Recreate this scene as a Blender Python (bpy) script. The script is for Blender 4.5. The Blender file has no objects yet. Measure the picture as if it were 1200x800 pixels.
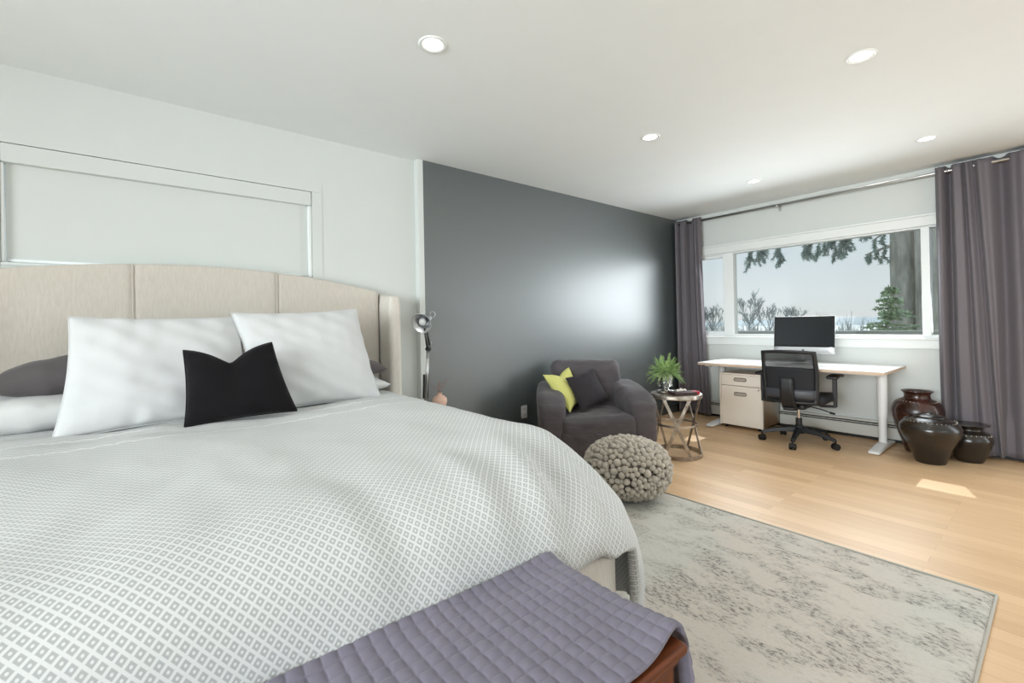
import bpy, bmesh, math, random
from mathutils import Vector, Matrix, noise
random.seed(7)
PI = math.pi
sc = bpy.context.scene
COL = sc.collection

# ------------------------------------------------------------------ materials
def srgb(r, g, b):
    f = lambda c: (c/255/12.92) if c/255 <= .04045 else ((c/255+.055)/1.055)**2.4
    return (f(r), f(g), f(b), 1)

class NT:
    """small node-tree writer"""
    def __init__(s, name):
        s.m = bpy.data.materials.new(name); s.m.use_nodes = True
        s.t = s.m.node_tree; s.n = s.t.nodes; s.b = s.n['Principled BSDF']
        s.out = s.n['Material Output']
    def add(s, typ, **kw):
        n = s.n.new(typ)
        for k, v in kw.items():
            if k.startswith('i_'):
                n.inputs[k[2:].replace('_', ' ')].default_value = v
            else: setattr(n, k, v)
        return n
    def link(s, a, b): s.t.links.new(a, b)
    def math(s, op, a, b=None, c=None, clamp=False):
        n = s.n.new('ShaderNodeMath'); n.operation = op; n.use_clamp = clamp
        for i, v in enumerate((a, b, c)):
            if v is None: continue
            if isinstance(v, (int, float)): n.inputs[i].default_value = v
            else: s.link(v, n.inputs[i])
        return n.outputs[0]
    def mix(s, f, a, b):
        n = s.n.new('ShaderNodeMix'); n.data_type = 'RGBA'
        for i, v in ((0, f), (6, a), (7, b)):
            if isinstance(v, (int, float, tuple)): n.inputs[i].default_value = v
            else: s.link(v, n.inputs[i])
        return n.outputs[2]
    def smooth(s, v, lo, hi):
        n = s.n.new('ShaderNodeMapRange'); n.interpolation_type = 'SMOOTHSTEP'
        n.inputs[1].default_value = lo; n.inputs[2].default_value = hi
        s.link(v, n.inputs[0]); return n.outputs[0]
    def coord(s, kind='Object', scale=(1, 1, 1), rot=(0, 0, 0)):
        c = s.n.new('ShaderNodeTexCoord'); mp = s.n.new('ShaderNodeMapping')
        mp.inputs['Scale'].default_value = scale; mp.inputs['Rotation'].default_value = rot
        s.link(c.outputs[kind], mp.inputs[0]); return mp.outputs[0]
    def noise(s, vec, scale, detail=3, rough=.55):
        n = s.add('ShaderNodeTexNoise'); n.inputs['Scale'].default_value = scale
        n.inputs['Detail'].default_value = detail; n.inputs['Roughness'].default_value = rough
        s.link(vec, n.inputs['Vector']); return n.outputs['Fac']
    def bump(s, h, strength=.3, dist=.01):
        n = s.add('ShaderNodeBump'); n.inputs['Strength'].default_value = strength
        n.inputs['Distance'].default_value = dist
        s.link(h, n.inputs['Height']); s.link(n.outputs[0], s.b.inputs['Normal'])

def mat(name, c, rough=.6, metal=0, var=0, vscale=6, bump=0, bscale=60, bdist=.004, vec=(1, 1, 1),
        sheen=0, coat=0, spec=.5, trans=0):
    t = NT(name); b = t.b
    col = srgb(*c)
    b.inputs['Base Color'].default_value = col
    b.inputs['Roughness'].default_value = rough; b.inputs['Metallic'].default_value = metal
    b.inputs['Specular IOR Level'].default_value = spec
    if sheen: b.inputs['Sheen Weight'].default_value = sheen; b.inputs['Sheen Roughness'].default_value = .4
    if coat: b.inputs['Coat Weight'].default_value = coat; b.inputs['Coat Roughness'].default_value = .15
    if trans: b.inputs['Transmission Weight'].default_value = trans
    v = t.coord('Object', vec)
    f = t.noise(v, vscale, 4)
    k = max(var, .006)
    lo = tuple(x*(1-k) for x in col[:3])+(1,); hi = tuple(min(1, x*(1+k)) for x in col[:3])+(1,)
    t.link(t.mix(t.smooth(f, .3, .7), lo, hi), b.inputs['Base Color'])
    if bump: t.bump(t.noise(v, bscale, 3), bump, bdist)
    return t.m

def weave_mat(name, c, c2, scale=400, rough=.9, sheen=.2, bump=.4, stretch=(1, 1, .15)):
    t = NT(name); v = t.coord('Object', stretch)
    f = t.noise(v, scale*.35, 4, .7); g = t.noise(t.coord('Object'), scale, 2)
    t.link(t.mix(t.smooth(f, .35, .65), srgb(*c), srgb(*c2)), t.b.inputs['Base Color'])
    t.b.inputs['Roughness'].default_value = rough; t.b.inputs['Sheen Weight'].default_value = sheen
    t.b.inputs['Specular IOR Level'].default_value = .2
    t.bump(t.math('ADD', f, g), bump, .0015)
    return t.m

M = {}
M['wall'] = mat('white_wall_paint', (211, 215, 212), .55, bump=.05, bscale=150, bdist=.002, spec=.3)
M['ceiling'] = mat('ceiling_paint', (233, 237, 237), .75, bump=.04, bscale=120, bdist=.002, spec=.2)
M['trim'] = mat('white_trim_paint', (228, 231, 229), .35, spec=.5)
M['accent'] = mat('slate_wall_paint', (74, 81, 82), .43, bump=.04, bscale=140, bdist=.001, spec=1.0)
for mm in (M['accent'],):
    b_n = mm.node_tree.nodes['Principled BSDF']; b_n.inputs['Coat Weight'].default_value = 1; b_n.inputs['Coat Roughness'].default_value = .38
M['shade_fabric'] = mat('roller_shade_fabric', (211, 215, 212), .7, bump=.1, bscale=500, bdist=.0005, spec=.2)
M['pvc'] = mat('white_vinyl', (236, 239, 238), .35)
M['heater'] = mat('heater_enamel', (205, 205, 198), .45)
M['black'] = mat('matt_black', (18, 18, 19), .6)
M['blackplastic'] = mat('black_plastic', (27, 28, 31), .48, bump=.08, bscale=400, bdist=.0006)
M['headboard'] = weave_mat('oatmeal_linen', (198, 191, 180), (206, 199, 189), 300)
M['bedframe'] = weave_mat('cream_linen', (203, 197, 187), (211, 206, 197), 350)
M['sheet'] = mat('white_sheet', (216, 217, 216), .85, bump=.2, bscale=30, bdist=.006, sheen=.1, spec=.2)
M['pillow'] = mat('white_quilted_pillow', (205, 206, 206), .9, bump=.15, bscale=25, bdist=.008, sheen=.15, spec=.15)
M['greypillow'] = mat('charcoal_pillowcase', (92, 87, 88), .85, sheen=.15, bump=.2, bscale=20, bdist=.008, spec=.2)
M['velvet'] = mat('black_velvet', (22, 20, 22), .9, sheen=.08, bump=.3, bscale=200, bdist=.001, spec=.15)
M['slip'] = mat('charcoal_stretch_slipcover', (82, 77, 80), .8, sheen=.2, bump=.2, bscale=350, bdist=.001, spec=.2, var=.05)
_n = NT('charcoal_slipcover_creased'); _v = _n.coord('Object', (1, 1, 2.2))
_f = _n.noise(_v, 6, 2); _w = _n.math('ABSOLUTE', _n.math('SUBTRACT', _n.noise(_n.coord('Object', (1.5, 1.5, 4)), 7, 2), .5))
_n.link(_n.mix(_n.smooth(_f, .3, .7), srgb(78, 73, 76), srgb(86, 81, 84)), _n.b.inputs['Base Color'])
_n.b.inputs['Roughness'].default_value = .8; _n.b.inputs['Sheen Weight'].default_value = .2; _n.b.inputs['Specular IOR Level'].default_value = .2
_n.bump(_n.smooth(_w, .0, .09), .18, .006); M['slip'] = _n.m
M['yellow'] = mat('lime_yellow_cotton', (206, 205, 124), .85, bump=.2, bscale=60, bdist=.003, sheen=.15, spec=.2)
M['darkcush'] = mat('dark_charcoal_cotton', (48, 44, 47), .85, bump=.2, bscale=60, bdist=.003, sheen=.1, spec=.2)
M['curtain'] = mat('taupe_purple_curtain', (112, 107, 112), .8, sheen=.08, bump=.15, bscale=500, bdist=.0006, spec=.2)
M['steel'] = mat('brushed_steel', (190, 190, 188), .3, 1)
M['chrome'] = mat('polished_chrome', (215, 215, 215), .12, 1)
M['alu'] = mat('silver_aluminium', (205, 206, 208), .35, .9)
M['screen'] = mat('dark_screen', (30, 33, 38), .12, spec=.5)
M['bezel'] = mat('black_bezel', (14, 14, 16), .2)
M['desk'] = mat('white_desk_laminate', (232, 231, 229), .3)
M['deskedge'] = mat('beech_edge', (206, 182, 160), .5, var=.1, vscale=20, vec=(8, 1, 8))
M['desksteel'] = mat('white_powder_coat', (228, 230, 230), .4)
M['cabinet'] = mat('cream_cabinet', (250, 242, 230), .45)
M['mesh_black'] = mat('chair_fabric', (30, 31, 35), .8, bump=.3, bscale=500, bdist=.001)
M['felt'] = mat('grey_beige_felt', (186, 178, 166), .95, var=.12, vscale=14, bump=.5, bscale=220, bdist=.002, sheen=.3, spec=.1)
M['sidewood'] = mat('chest_oak', (96, 47, 18), .5, var=.25, vscale=9, vec=(1, 14, 14), spec=.3)
M['sidewood_v'] = mat('chest_oak_upright', (96, 47, 18), .5, var=.25, vscale=9, vec=(14, 14, 1), spec=.3)
M['chestdark'] = mat('dark_smoked_glass', (26, 20, 17), .15)
M['peach'] = mat('peach_ceramic', (216, 180, 160), .5, var=.05)
M['twig'] = mat('dried_twig', (104, 84, 76), .9)
M['bud'] = mat('dried_bud', (150, 120, 112), .9)
M['nightstand'] = mat('nightstand_white', (222, 223, 221), .4)
M['outlet'] = mat('outlet_plastic', (205, 206, 206), .4)
M['book_dark'] = mat('dark_book_cover', (52, 30, 30), .5)
M['paper'] = mat('book_pages', (222, 214, 198), .9)
M['red'] = mat('red_cover', (168, 40, 52), .45)
M['shell'] = mat('shell_white', (222, 214, 206), .5, var=.1, vscale=40)
M['fern'] = mat('fern_green', (160, 186, 124), .6, var=.3, vscale=30, spec=.3)
M['fernstem'] = mat('fern_stem', (98, 132, 62), .7)
M['bark'] = mat('conifer_bark', (172, 168, 160), .95, var=.3, vscale=6, vec=(1, 1, .25), bump=.8, bscale=9, bdist=.06, spec=.1)
M['bare_hazed'] = mat('hazed_bare_bark', (146, 150, 150), .95, spec=.1)  # distance haze mixed into the bark colour
M['needle'] = mat('hanging_needles', (168, 180, 172), .9, var=.25, vscale=8, spec=.1)
M['cedar'] = mat('cedar_foliage', (168, 182, 150), .9, var=.4, vscale=9, spec=.1)
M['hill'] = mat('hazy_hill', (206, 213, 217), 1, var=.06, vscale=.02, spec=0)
M['water'] = mat('pale_river', (224, 230, 233), .3)
M['ground'] = mat('winter_field', (168, 170, 160), 1, var=.15, vscale=.1, spec=0)
M['parapet'] = mat('weathered_grey_coping', (150, 154, 150), .9, var=.15, vscale=5, vec=(1, .3, 1), bump=.3, bscale=30, bdist=.01)
M['added_eave'] = mat('added_eave_paint', (200, 202, 200), .8)
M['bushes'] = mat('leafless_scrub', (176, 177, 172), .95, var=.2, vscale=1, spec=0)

# lamp emission
def emis(name, c, s):
    t = NT(name); t.b.inputs['Base Color'].default_value = (1, 1, 1, 1)
    t.b.inputs['Emission Color'].default_value = (*c, 1); t.b.inputs['Emission Strength'].default_value = s
    return t.m
M['led'] = emis('led_diffuser', (1, .97, .92), 5)

def glass_mat(name, tint=(1, 1, 1), refl=.06, rough=.0):
    t = NT(name); t.n.remove(t.b)
    tr = t.add('ShaderNodeBsdfTransparent'); tr.inputs[0].default_value = (*tint, 1)
    gl = t.add('ShaderNodeBsdfGlossy'); gl.inputs['Roughness'].default_value = rough
    lw = t.add('ShaderNodeLayerWeight'); lw.inputs['Blend'].default_value = .25
    mx = t.add('ShaderNodeMixShader')
    f = t.math('MULTIPLY_ADD', lw.outputs['Fresnel'], .6, refl, clamp=True)
    t.link(f, mx.inputs[0]); t.link(tr.outputs[0], mx.inputs[1]); t.link(gl.outputs[0], mx.inputs[2])
    t.link(mx.outputs[0], t.out.inputs['Surface']); return t.m
M['glass'] = glass_mat('window_glass', (.97, .985, .98), .02)
M['jarglass'] = glass_mat('clear_glass', (.93, .95, .95), .06)

# office-chair mesh: fine holes let light through
t = NT('chair_mesh_net'); tr = t.add('ShaderNodeBsdfTransparent'); mx = t.add('ShaderNodeMixShader')
t.b.inputs['Base Color'].default_value = srgb(26, 27, 30); t.b.inputs['Roughness'].default_value = .7
mx.inputs[0].default_value = .62
t.link(tr.outputs[0], mx.inputs[1]); t.link(t.b.outputs[0], mx.inputs[2]); t.link(mx.outputs[0], t.out.inputs['Surface'])
M['net'] = t.m

# mottled mercury glass
t = NT('mercury_glass'); v = t.coord('Object')
f = t.smooth(t.noise(v, 45, 5, .7), .42, .6)
t.link(t.mix(f, srgb(120, 112, 104), srgb(225, 225, 222)), t.b.inputs['Base Color'])
t.b.inputs['Metallic'].default_value = .9; t.b.inputs['Roughness'].default_value = .22
M['mercury'] = t.m

# hammered antique metal
t = NT('hammered_antique_metal'); v = t.coord('Object')
f = t.noise(v, 14, 4); vo = t.add('ShaderNodeTexVoronoi'); vo.inputs['Scale'].default_value = 70; t.link(v, vo.inputs['Vector'])
t.link(t.mix(t.smooth(f, .35, .7), srgb(150, 138, 126), srgb(196, 188, 178)), t.b.inputs['Base Color'])
t.b.inputs['Metallic'].default_value = .85; t.b.inputs['Roughness'].default_value = .34
t.bump(vo.outputs['Distance'], .35, .003); M['hammered'] = t.m

# glazed jars
def jar_mat(name, c1, c2):
    t = NT(name); v = t.coord('Object')
    f = t.noise(v, 7, 5, .6)
    t.link(t.mix(t.smooth(f, .35, .68), srgb(*c1), srgb(*c2)), t.b.inputs['Base Color'])
    t.b.inputs['Roughness'].default_value = .27
    t.b.inputs['Coat Weight'].default_value = .3; t.b.inputs['Coat Roughness'].default_value = .2
    t.bump(t.noise(t.coord('Object', (1, 1, 5)), 12, 3), .15, .01); return t.m
M['jar_brown'] = jar_mat('brown_glazed_clay', (40, 24, 18), (70, 38, 28))
M['jar_black'] = jar_mat('black_glazed_clay', (24, 22, 20), (48, 38, 29))
M['dots'] = mat('pale_slip_dots', (205, 200, 190), .5)

# maple strip floor, planks running along Y
t = NT('maple_plank_floor')
v = t.coord('Object', rot=(0, 0, PI/2))
br = t.add('ShaderNodeTexBrick'); br.offset = .37; br.squash = 1
for k, val in (('Scale', 1), ('Mortar Size', .0009), ('Brick Width', 1.15), ('Row Height', .083), ('Bias', 0), ('Mortar Smooth', .3)):
    br.inputs[k].default_value = val
br.inputs['Color1'].default_value = srgb(222, 188, 148); br.inputs['Color2'].default_value = srgb(203, 166, 126)
br.inputs['Mortar'].default_value = srgb(178, 144, 110)
t.link(v, br.inputs['Vector'])
g = t.noise(t.coord('Object', (9, .7, 1)), 5, 6, .65)
g2 = t.noise(t.coord('Object', (60, 2.5, 1)), 4, 4, .7)
c = t.mix(t.math('MULTIPLY', t.smooth(g, .35, .7), .3), br.outputs['Color'], srgb(226, 196, 160))
c = t.mix(t.math('MULTIPLY', t.smooth(g2, .45, .75), .22), c, srgb(198, 158, 116))
t.link(c, t.b.inputs['Base Color'])
t.b.inputs['Roughness'].default_value = .4; t.b.inputs['Specular IOR Level'].default_value = .3
t.bump(g2, .05, .001); M['floor'] = t.m

# distressed rug
t = NT('distressed_rug'); v = t.coord('Object')
big = t.noise(v, 1.5, 3); pink = t.noise(v, 1.0, 2)
wid = t.noise(t.coord('Object', (1.0, .55, 1)), 7, 4, .7)
st = t.noise(t.coord('Object', (8, 3.4, 1)), 9, 6, .8)
fine = t.noise(t.coord('Object', (3, 1, 1)), 60, 3, .7)
base = t.mix(t.smooth(pink, .4, .6), srgb(196, 195, 187), srgb(201, 193, 183))
msk = t.math('MULTIPLY', t.smooth(wid, .42, .62), t.smooth(st, .46, .58))
msk = t.math('MULTIPLY', msk, t.math('ADD', t.smooth(big, .3, .6), .3), clamp=True)
msk = t.math('MULTIPLY', msk, t.math('ADD', t.smooth(t.noise(t.coord('Object', (1.4, .7, 1)), 75, 3, .8), .42, .56), .15), clamp=True)
c = t.mix(t.math('MULTIPLY', t.smooth(wid, .45, .62), .35), base, srgb(170, 166, 158))
c = t.mix(t.math('MULTIPLY', msk, .95), c, srgb(114, 108, 104))
c = t.mix(t.math('MULTIPLY', t.smooth(fine, .5, .75), .3), c, srgb(150, 143, 134))
t.link(c, t.b.inputs['Base Color']); t.b.inputs['Roughness'].default_value = .95
t.b.inputs['Specular IOR Level'].default_value = .1
t.bump(fine, .5, .004); M['rug'] = t.m

# duvet print: grey squares with pale hearts between a white net, in fabric (UV) metres
t = NT('duvet_print'); uv = t.add('ShaderNodeTexCoord').outputs['UV']
sp = t.add('ShaderNodeSeparateXYZ'); t.link(uv, sp.inputs[0])
a_, b_ = .0235, .0285
def cellf(sign):
    p = t.math('ADD', t.math('MULTIPLY', sp.outputs[0], sign/a_), t.math('MULTIPLY', sp.outputs[1], 1/b_))
    return t.math('ABSOLUTE', t.math('SUBTRACT', t.math('FRACT', p), .5))
fp, fq = cellf(1), cellf(-1)
m = t.math('MAXIMUM', fp, fq)
r2 = t.math('SQRT', t.math('ADD', t.math('MULTIPLY', fp, fp), t.math('MULTIPLY', fq, fq)))
ring = t.math('MULTIPLY', t.math('SUBTRACT', 1, t.smooth(m, .31, .40)), t.smooth(r2, .09, .19))
wz = t.math('ABSOLUTE', t.math('SUBTRACT', t.math('FRACT', t.math('MULTIPLY', sp.outputs[0], 16)), .5))
def zig(y0):   # stitched white zigzag band
    d = t.math('ABSOLUTE', t.math('SUBTRACT', t.math('SUBTRACT', sp.outputs[1], t.math('MULTIPLY', wz, .03)), y0))
    return t.math('SUBTRACT', 1, t.smooth(d, .003, .009))
z = t.math('MAXIMUM', zig(2.46), zig(2.25))
c = t.mix(t.math('MULTIPLY', ring, .8), srgb(211, 213, 212), srgb(160, 163, 163))
c = t.mix(z, c, srgb(226, 227, 225))
t.link(c, t.b.inputs['Base Color']); t.b.inputs['Roughness'].default_value = .9
t.b.inputs['Sheen Weight'].default_value = .1; t.b.inputs['Specular IOR Level'].default_value = .15
t.bump(t.noise(t.coord('Object'), 350, 2), .12, .001); M['duvet'] = t.m

M['quilt'] = mat('purple_grey_quilt', (118, 114, 127), .85, sheen=.2, bump=.15, bscale=300, bdist=.001, spec=.2, var=.04)

# ------------------------------------------------------------------ mesh kit
class G:
    def __init__(s): s.v = []; s.f = []; s.uv = None
    def quad_grid(s, P, closed_u=False, closed_v=False):
        """P[i][j] points"""
        o = len(s.v); nu, nv = len(P), len(P[0])
        for row in P: s.v += [tuple(p) for p in row]
        for i in range(nu if closed_u else nu-1):
            for j in range(nv if closed_v else nv-1):
                a = o+i*nv+j; b = o+((i+1) % nu)*nv+j
                c_ = o+((i+1) % nu)*nv+(j+1) % nv; d = o+i*nv+(j+1) % nv
                s.f.append((a, b, c_, d))
        return s
    def box(s, x0, x1, y0, y1, z0, z1):
        o = len(s.v)
        s.v += [(x, y, z) for z in (z0, z1) for y in (y0, y1) for x in (x0, x1)]
        s.f += [tuple(o+i for i in q) for q in ((0, 2, 3, 1), (4, 5, 7, 6), (0, 1, 5, 4), (2, 6, 7, 3), (0, 4, 6, 2), (1, 3, 7, 5))]
        return s
    def obox(s, a, b, w, h, up=(0, 0, 1)):
        """bar of section w x h from a to b"""
        a, b = Vector(a), Vector(b); d = (b-a).normalized(); u = Vector(up)
        r = d.cross(u)
        if r.length < 1e-4: r = d.cross(Vector((1, 0, 0)))
        r.normalize(); u = r.cross(d)
        o = len(s.v)
        for p in (a, b):
            for i, j in ((-1, -1), (1, -1), (1, 1), (-1, 1)): s.v.append(tuple(p+r*(i*w/2)+u*(j*h/2)))
        s.f += [tuple(o+i for i in q) for q in ((0, 1, 2, 3), (7, 6, 5, 4), (0, 4, 5, 1), (1, 5, 6, 2), (2, 6, 7, 3), (3, 7, 4, 0))]
        return s
    def tube(s, pts, r, n=10, caps=True):
        pts = [Vector(p) for p in pts]; rs = r if isinstance(r, (list, tuple)) else [r]*len(pts)
        rows = []; prev = None
        for i, p in enumerate(pts):
            d = (pts[min(i+1, len(pts)-1)]-pts[max(i-1, 0)]).normalized()
            if prev is None:
                u = d.orthogonal().normalized()
            else:
                u = (prev-d*prev.dot(d)).normalized()
            prev = u; w = d.cross(u)
            rows.append([p+(u*math.cos(2*PI*k/n)+w*math.sin(2*PI*k/n))*rs[i] for k in range(n)])
        o = len(s.v); s.quad_grid(rows, closed_v=True)
        if caps:
            s.f.append(tuple(o+k for k in range(n))[::-1]); s.f.append(tuple(o+(len(pts)-1)*n+k for k in range(n)))
        return s
    def lathe(s, prof, n=32, c=(0, 0, 0), close=False):
        rows = [[(c[0]+r*math.cos(2*PI*k/n), c[1]+r*math.sin(2*PI*k/n), c[2]+z) for k in range(n)] for r, z in prof]
        s.quad_grid(rows, closed_v=True, closed_u=close)
        return s
    def build(s, name, m, parent=None, smooth=False, bevel=0, seg=2, sub=0, auto=None, solid=0, loc=None):
        me = bpy.data.meshes.new(name)
        if loc: vv = [(a-loc[0], b-loc[1], c_-loc[2]) for a, b, c_ in s.v]
        else: vv = s.v
        me.from_pydata(vv, [], s.f)
        bm = bmesh.new(); bm.from_mesh(me)
        bmesh.ops.remove_doubles(bm, verts=bm.verts, dist=1e-6) if not s.uv else None
        bmesh.ops.recalc_face_normals(bm, faces=bm.faces)
        bm.to_mesh(me); bm.free()
        if s.uv:
            l = me.uv_layers.new(name='UVMap')
            for lp in me.loops: l.data[lp.index].uv = s.uv[lp.vertex_index]
        o = bpy.data.objects.new(name, me); COL.objects.link(o); me.materials.append(m)
        if smooth or auto:
            for p in me.polygons: p.use_smooth = True
        if auto: me.set_sharp_from_angle(angle=math.radians(auto))
        if bevel:
            b = o.modifiers.new('bevel', 'BEVEL'); b.width = bevel; b.segments = seg; b.limit_method = 'ANGLE'; b.angle_limit = .6
            for p in me.polygons: p.use_smooth = True
            wn = o.modifiers.new('wn', 'WEIGHTED_NORMAL'); wn.keep_sharp = True
        if solid:
            sm = o.modifiers.new('solid', 'SOLIDIFY'); sm.thickness = solid; sm.offset = 0
        if sub:
            q = o.modifiers.new('sub', 'SUBSURF'); q.levels = sub; q.render_levels = sub
        if parent: o.parent = parent
        if loc: o.location = loc
        return o

def thing(name, label, cat, loc=(0, 0, 0), rz=0, group=None, kind=None):
    o = bpy.data.objects.new(name, None); COL.objects.link(o); o.empty_display_size = .1
    o.location = loc; o.rotation_euler.z = rz
    if label: o['label'] = label
    if cat: o['category'] = cat
    if group: o['group'] = group
    if kind: o['kind'] = kind
    return o
def tag(o, label, cat, group=None, kind=None):
    o['label'] = label; o['category'] = cat
    if group: o['group'] = group
    if kind: o['kind'] = kind
    return o
def struct(o, label=None, cat='structure'):
    o['kind'] = 'structure'
    if label: o['label'] = label; o['category'] = cat
    return o

def rbox(sx, sy, sz, r, n=10, deform=None):
    """rounded box as a G, centred in x,y; z from 0; deform maps Vector->Vector"""
    g = G()
    def face(fn):
        rows = []
        for i in range(n+1):
            row = []
            for j in range(n+1):
                u = -1+2*i/n; w = -1+2*j/n
                u = math.sin(u*PI/2)*.35+u*.65; w = math.sin(w*PI/2)*.35+w*.65
                p = Vector(fn(u, w)); p = Vector((p.x*sx/2, p.y*sy/2, p.z*sz/2))
                q = Vector((max(-sx/2+r, min(sx/2-r, p.x)), max(-sy/2+r, min(sy/2-r, p.y)), max(-sz/2+r, min(sz/2-r, p.z))))
                d = p-q
                if d.length > 1e-9: p = q+d.normalized()*r
                p.z += sz/2
                if deform: p = deform(p)
                row.append(p)
            rows.append(row)
        g.quad_grid(rows)
    face(lambda u, w: (u, w, 1)); face(lambda u, w: (u, w, -1)); face(lambda u, w: (1, u, w))
    face(lambda u, w: (-1, u, w)); face(lambda u, w: (u, 1, w)); face(lambda u, w: (u, -1, w))
    return g
def weld(o, d=1e-4):
    bm = bmesh.new(); bm.from_mesh(o.data); bmesh.ops.remove_doubles(bm, verts=bm.verts, dist=d)
    bmesh.ops.recalc_face_normals(bm, faces=bm.faces); bm.to_mesh(o.data); bm.free(); return o
def nz(p, s=1, seed=0): return noise.noise(Vector(p)*s+Vector((seed*7.3, seed*3.1, seed*1.7)))

# ------------------------------------------------------------------ room shell
H = 2.44; XW = 5.338; YW = 3.204; YD = 3.147; XB = -3.6; YR = -3.2
st = lambda n, g, m, **k: struct(g.build(n, m, **k))
st('floor', G().box(XB-.1, XW+.15, YR-.1, YW+.15, -.12, 0), M['floor'])
st('ceiling', G().box(XB-.1, XW+.15, YR-.1, YW+.15, H, H+.12), M['ceiling'])
# bed wall with recessed shaded window opening X -.53..884, Z 1.49..2.065
g = G()
g.box(XB-.1, -.53, YW, YW+.15, 0, H); g.box(.884, 1.655, YW, YW+.15, 0, H)
g.box(-.53, .884, YW, YW+.15, 2.068, H); g.box(-.53, .884, YW, YW+.15, 0, 1.485)
st('wall_bed', g, M['wall'])
st('wall_accent', G().box(1.695, XW+.15, YD, YW+.15, 0, H), M['accent'])
st('trim_1', G().box(1.648, 1.6955, YD-.0006, YW+.1, 0, H), M['wall'], bevel=.002)
# window wall opening Y .60..2.86, Z .94..1.965
g = G()
WY0, WY1, WZ0, WZ1 = .55, 2.95, .945, 1.955
g.box(XW, XW+.15, YR-.1, -2.6, 0, H); g.box(XW, XW+.15, -.35, WY0, 0, H); g.box(XW, XW+.15, -2.6, -.35, 2.1, H)
g.box(XW, XW+.15, WY1, YW+.1, 0, H)
g.box(XW, XW+.15, WY0, WY1, 0, WZ0); g.box(XW, XW+.15, WY0, WY1, WZ1, H)
st('wall_window', g, M['wall'])
# right wall and back wall with openings added for light (both behind the camera)
g = G()
g.box(XB-.1, .5, YR-.15, YR, 0, H); g.box(3.5, XW+.15, YR-.15, YR, 0, H); g.box(.5, 3.5, YR-.15, YR, 2.2, H); g.box(.5, 3.5, YR-.15, YR, 0, .75)
st('wall_right', g, M['wall'])
g = G()
g.box(XB-.15, XB, YR-.1, -1.4, 0, H); g.box(XB-.15, XB, 1.8, YW+.1, 0, H)
g.box(XB-.15, XB, -1.4, 1.8, 0, .7); g.box(XB-.15, XB, -1.4, 1.8, 2.2, H)
st('wall_back', g, M['wall'])
def frame_win(name, horiz, a0, a1, z0, z1, c, n=2, parent=None):
    e = thing(name, None, None, kind='structure')
    g = G(); w = .05
    def B(a, b, zz0, zz1):
        if horiz: g.box(a, b, c-.035, c+.035, zz0, zz1)
        else: g.box(c-.035, c+.035, a, b, zz0, zz1)
    B(a0, a1, z0, z0+w); B(a0, a1, z1-w, z1)
    for i in range(n+1):
        m_ = a0+(a1-a0-w)*i/n; B(m_, m_+w, z0+w, z1-w)
    g.build('window_frame', M['pvc'], e, bevel=.004)
    g = G()
    if horiz: g.box(a0+w/2, a1-w/2, c-.003, c+.003, z0+w/2, z1-w/2)
    else: g.box(c-.003, c+.003, a0+w/2, a1-w/2, z0+w/2, z1-w/2)
    g.build('window_pane', M['glass'], e)
    return e
frame_win('added_window_side', True, .5, 3.5, .75, 2.2, YR-.08, 3)  # unseen window added around the side fill lamp
frame_win('door_1', False, -2.6, -.35, 0, 2.1, XW+.08, 2)
frame_win('added_window_back', False, -1.4, 1.8, .7, 2.2, XB-.08, 2)  # unseen window added around the back fill lamp

# picture window
w1 = thing('window_1', None, None, kind='structure')
g = G()
g.box(XW-.018, XW+.02, WY0-.09, 2.97, .862, .951)             # apron casing under glass
g.build('window_apron', M['trim'], w1, bevel=.004)
G().box(XW-.035, XW+.10, WY0-.09, 2.98, .940, .958).build('window_sill', M['trim'], w1, bevel=.005)
g = G()
g.box(XW-.016, XW+.005, WY0-.09, 2.97, 1.945, 2.03)           # head casing
g.box(XW-.03, XW+.005, WY0-.1, 2.98, 2.03, 2.05)
g.build('head_casing', M['trim'], w1, bevel=.004)
g = G(); x0, x1 = XW+.02, XW+.11
g.box(x0, x1, WY0, WY1, .953, .985); g.box(x0, x1, WY0, WY1, 1.93, WZ1)
g.box(x0-.01, x1, 2.452, 2.57, .97, 1.94)
g.box(x0-.01, x1, .745, .805, .97, 1.94)
g.box(x0, x1, WY0, .59, .97, 1.94); g.box(x0, x1, 2.91, WY1, .97, 1.94)
g.build('window_frame', M['pvc'], w1, bevel=.004)
g = G()                                                        # sliding sash at the left
g.box(x0+.02, x1-.03, 2.545, 2.575, .97, 1.94); g.box(x0+.02, x1-.03, 2.57, 2.92, .98, 1.015); g.box(x0+.02, x1-.03, 2.57, 2.92, 1.90, 1.94)
g.build('sliding_sash', M['pvc'], w1, bevel=.003)
for a, b in ((.60, .75), (.80, 2.455), (2.575, 2.91)):
    G().box(XW+.06, XW+.066, a, b, .975, 1.935).build('window_pane', M['glass'], w1)

# shaded window over the bed
w2 = thing('window_2', None, None, kind='structure')
g = G()
g.box(-.60, -.531, YW-.003, YW+.01, 1.40, 2.066); g.box(.885, .95, YW-.003, YW+.01, 1.40, 2.066)
g.box(-.60, .95, YW-.003, YW+.01, 2.067, 2.125); g.box(-.53, .884, YW-.003, YW+.01, 1.40, 1.470)
g.build('window_casing', M['wall'], w2)
G().box(-.529, .883, YW-.004, YW+.12, 1.474, 1.49).build('window_sill', M['trim'], w2, bevel=.004)
G().box(-.55, .9, YW+.11, YW+.115, 1.45, 2.1).build('window_pane', M['glass'], w2)
rs = thing('roller_shade', 'closed white roller shade with boxed cassette in the window above the bed', 'window shade', (.18, YW+.02, 1.5))
G().box(-.526, .881, YW-.006, YW+.07, 1.972, 2.064).build('cassette', M['shade_fabric'], rs, bevel=.006, loc=(.18, YW+.02, 1.5)).location = (0, 0, 0)
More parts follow.
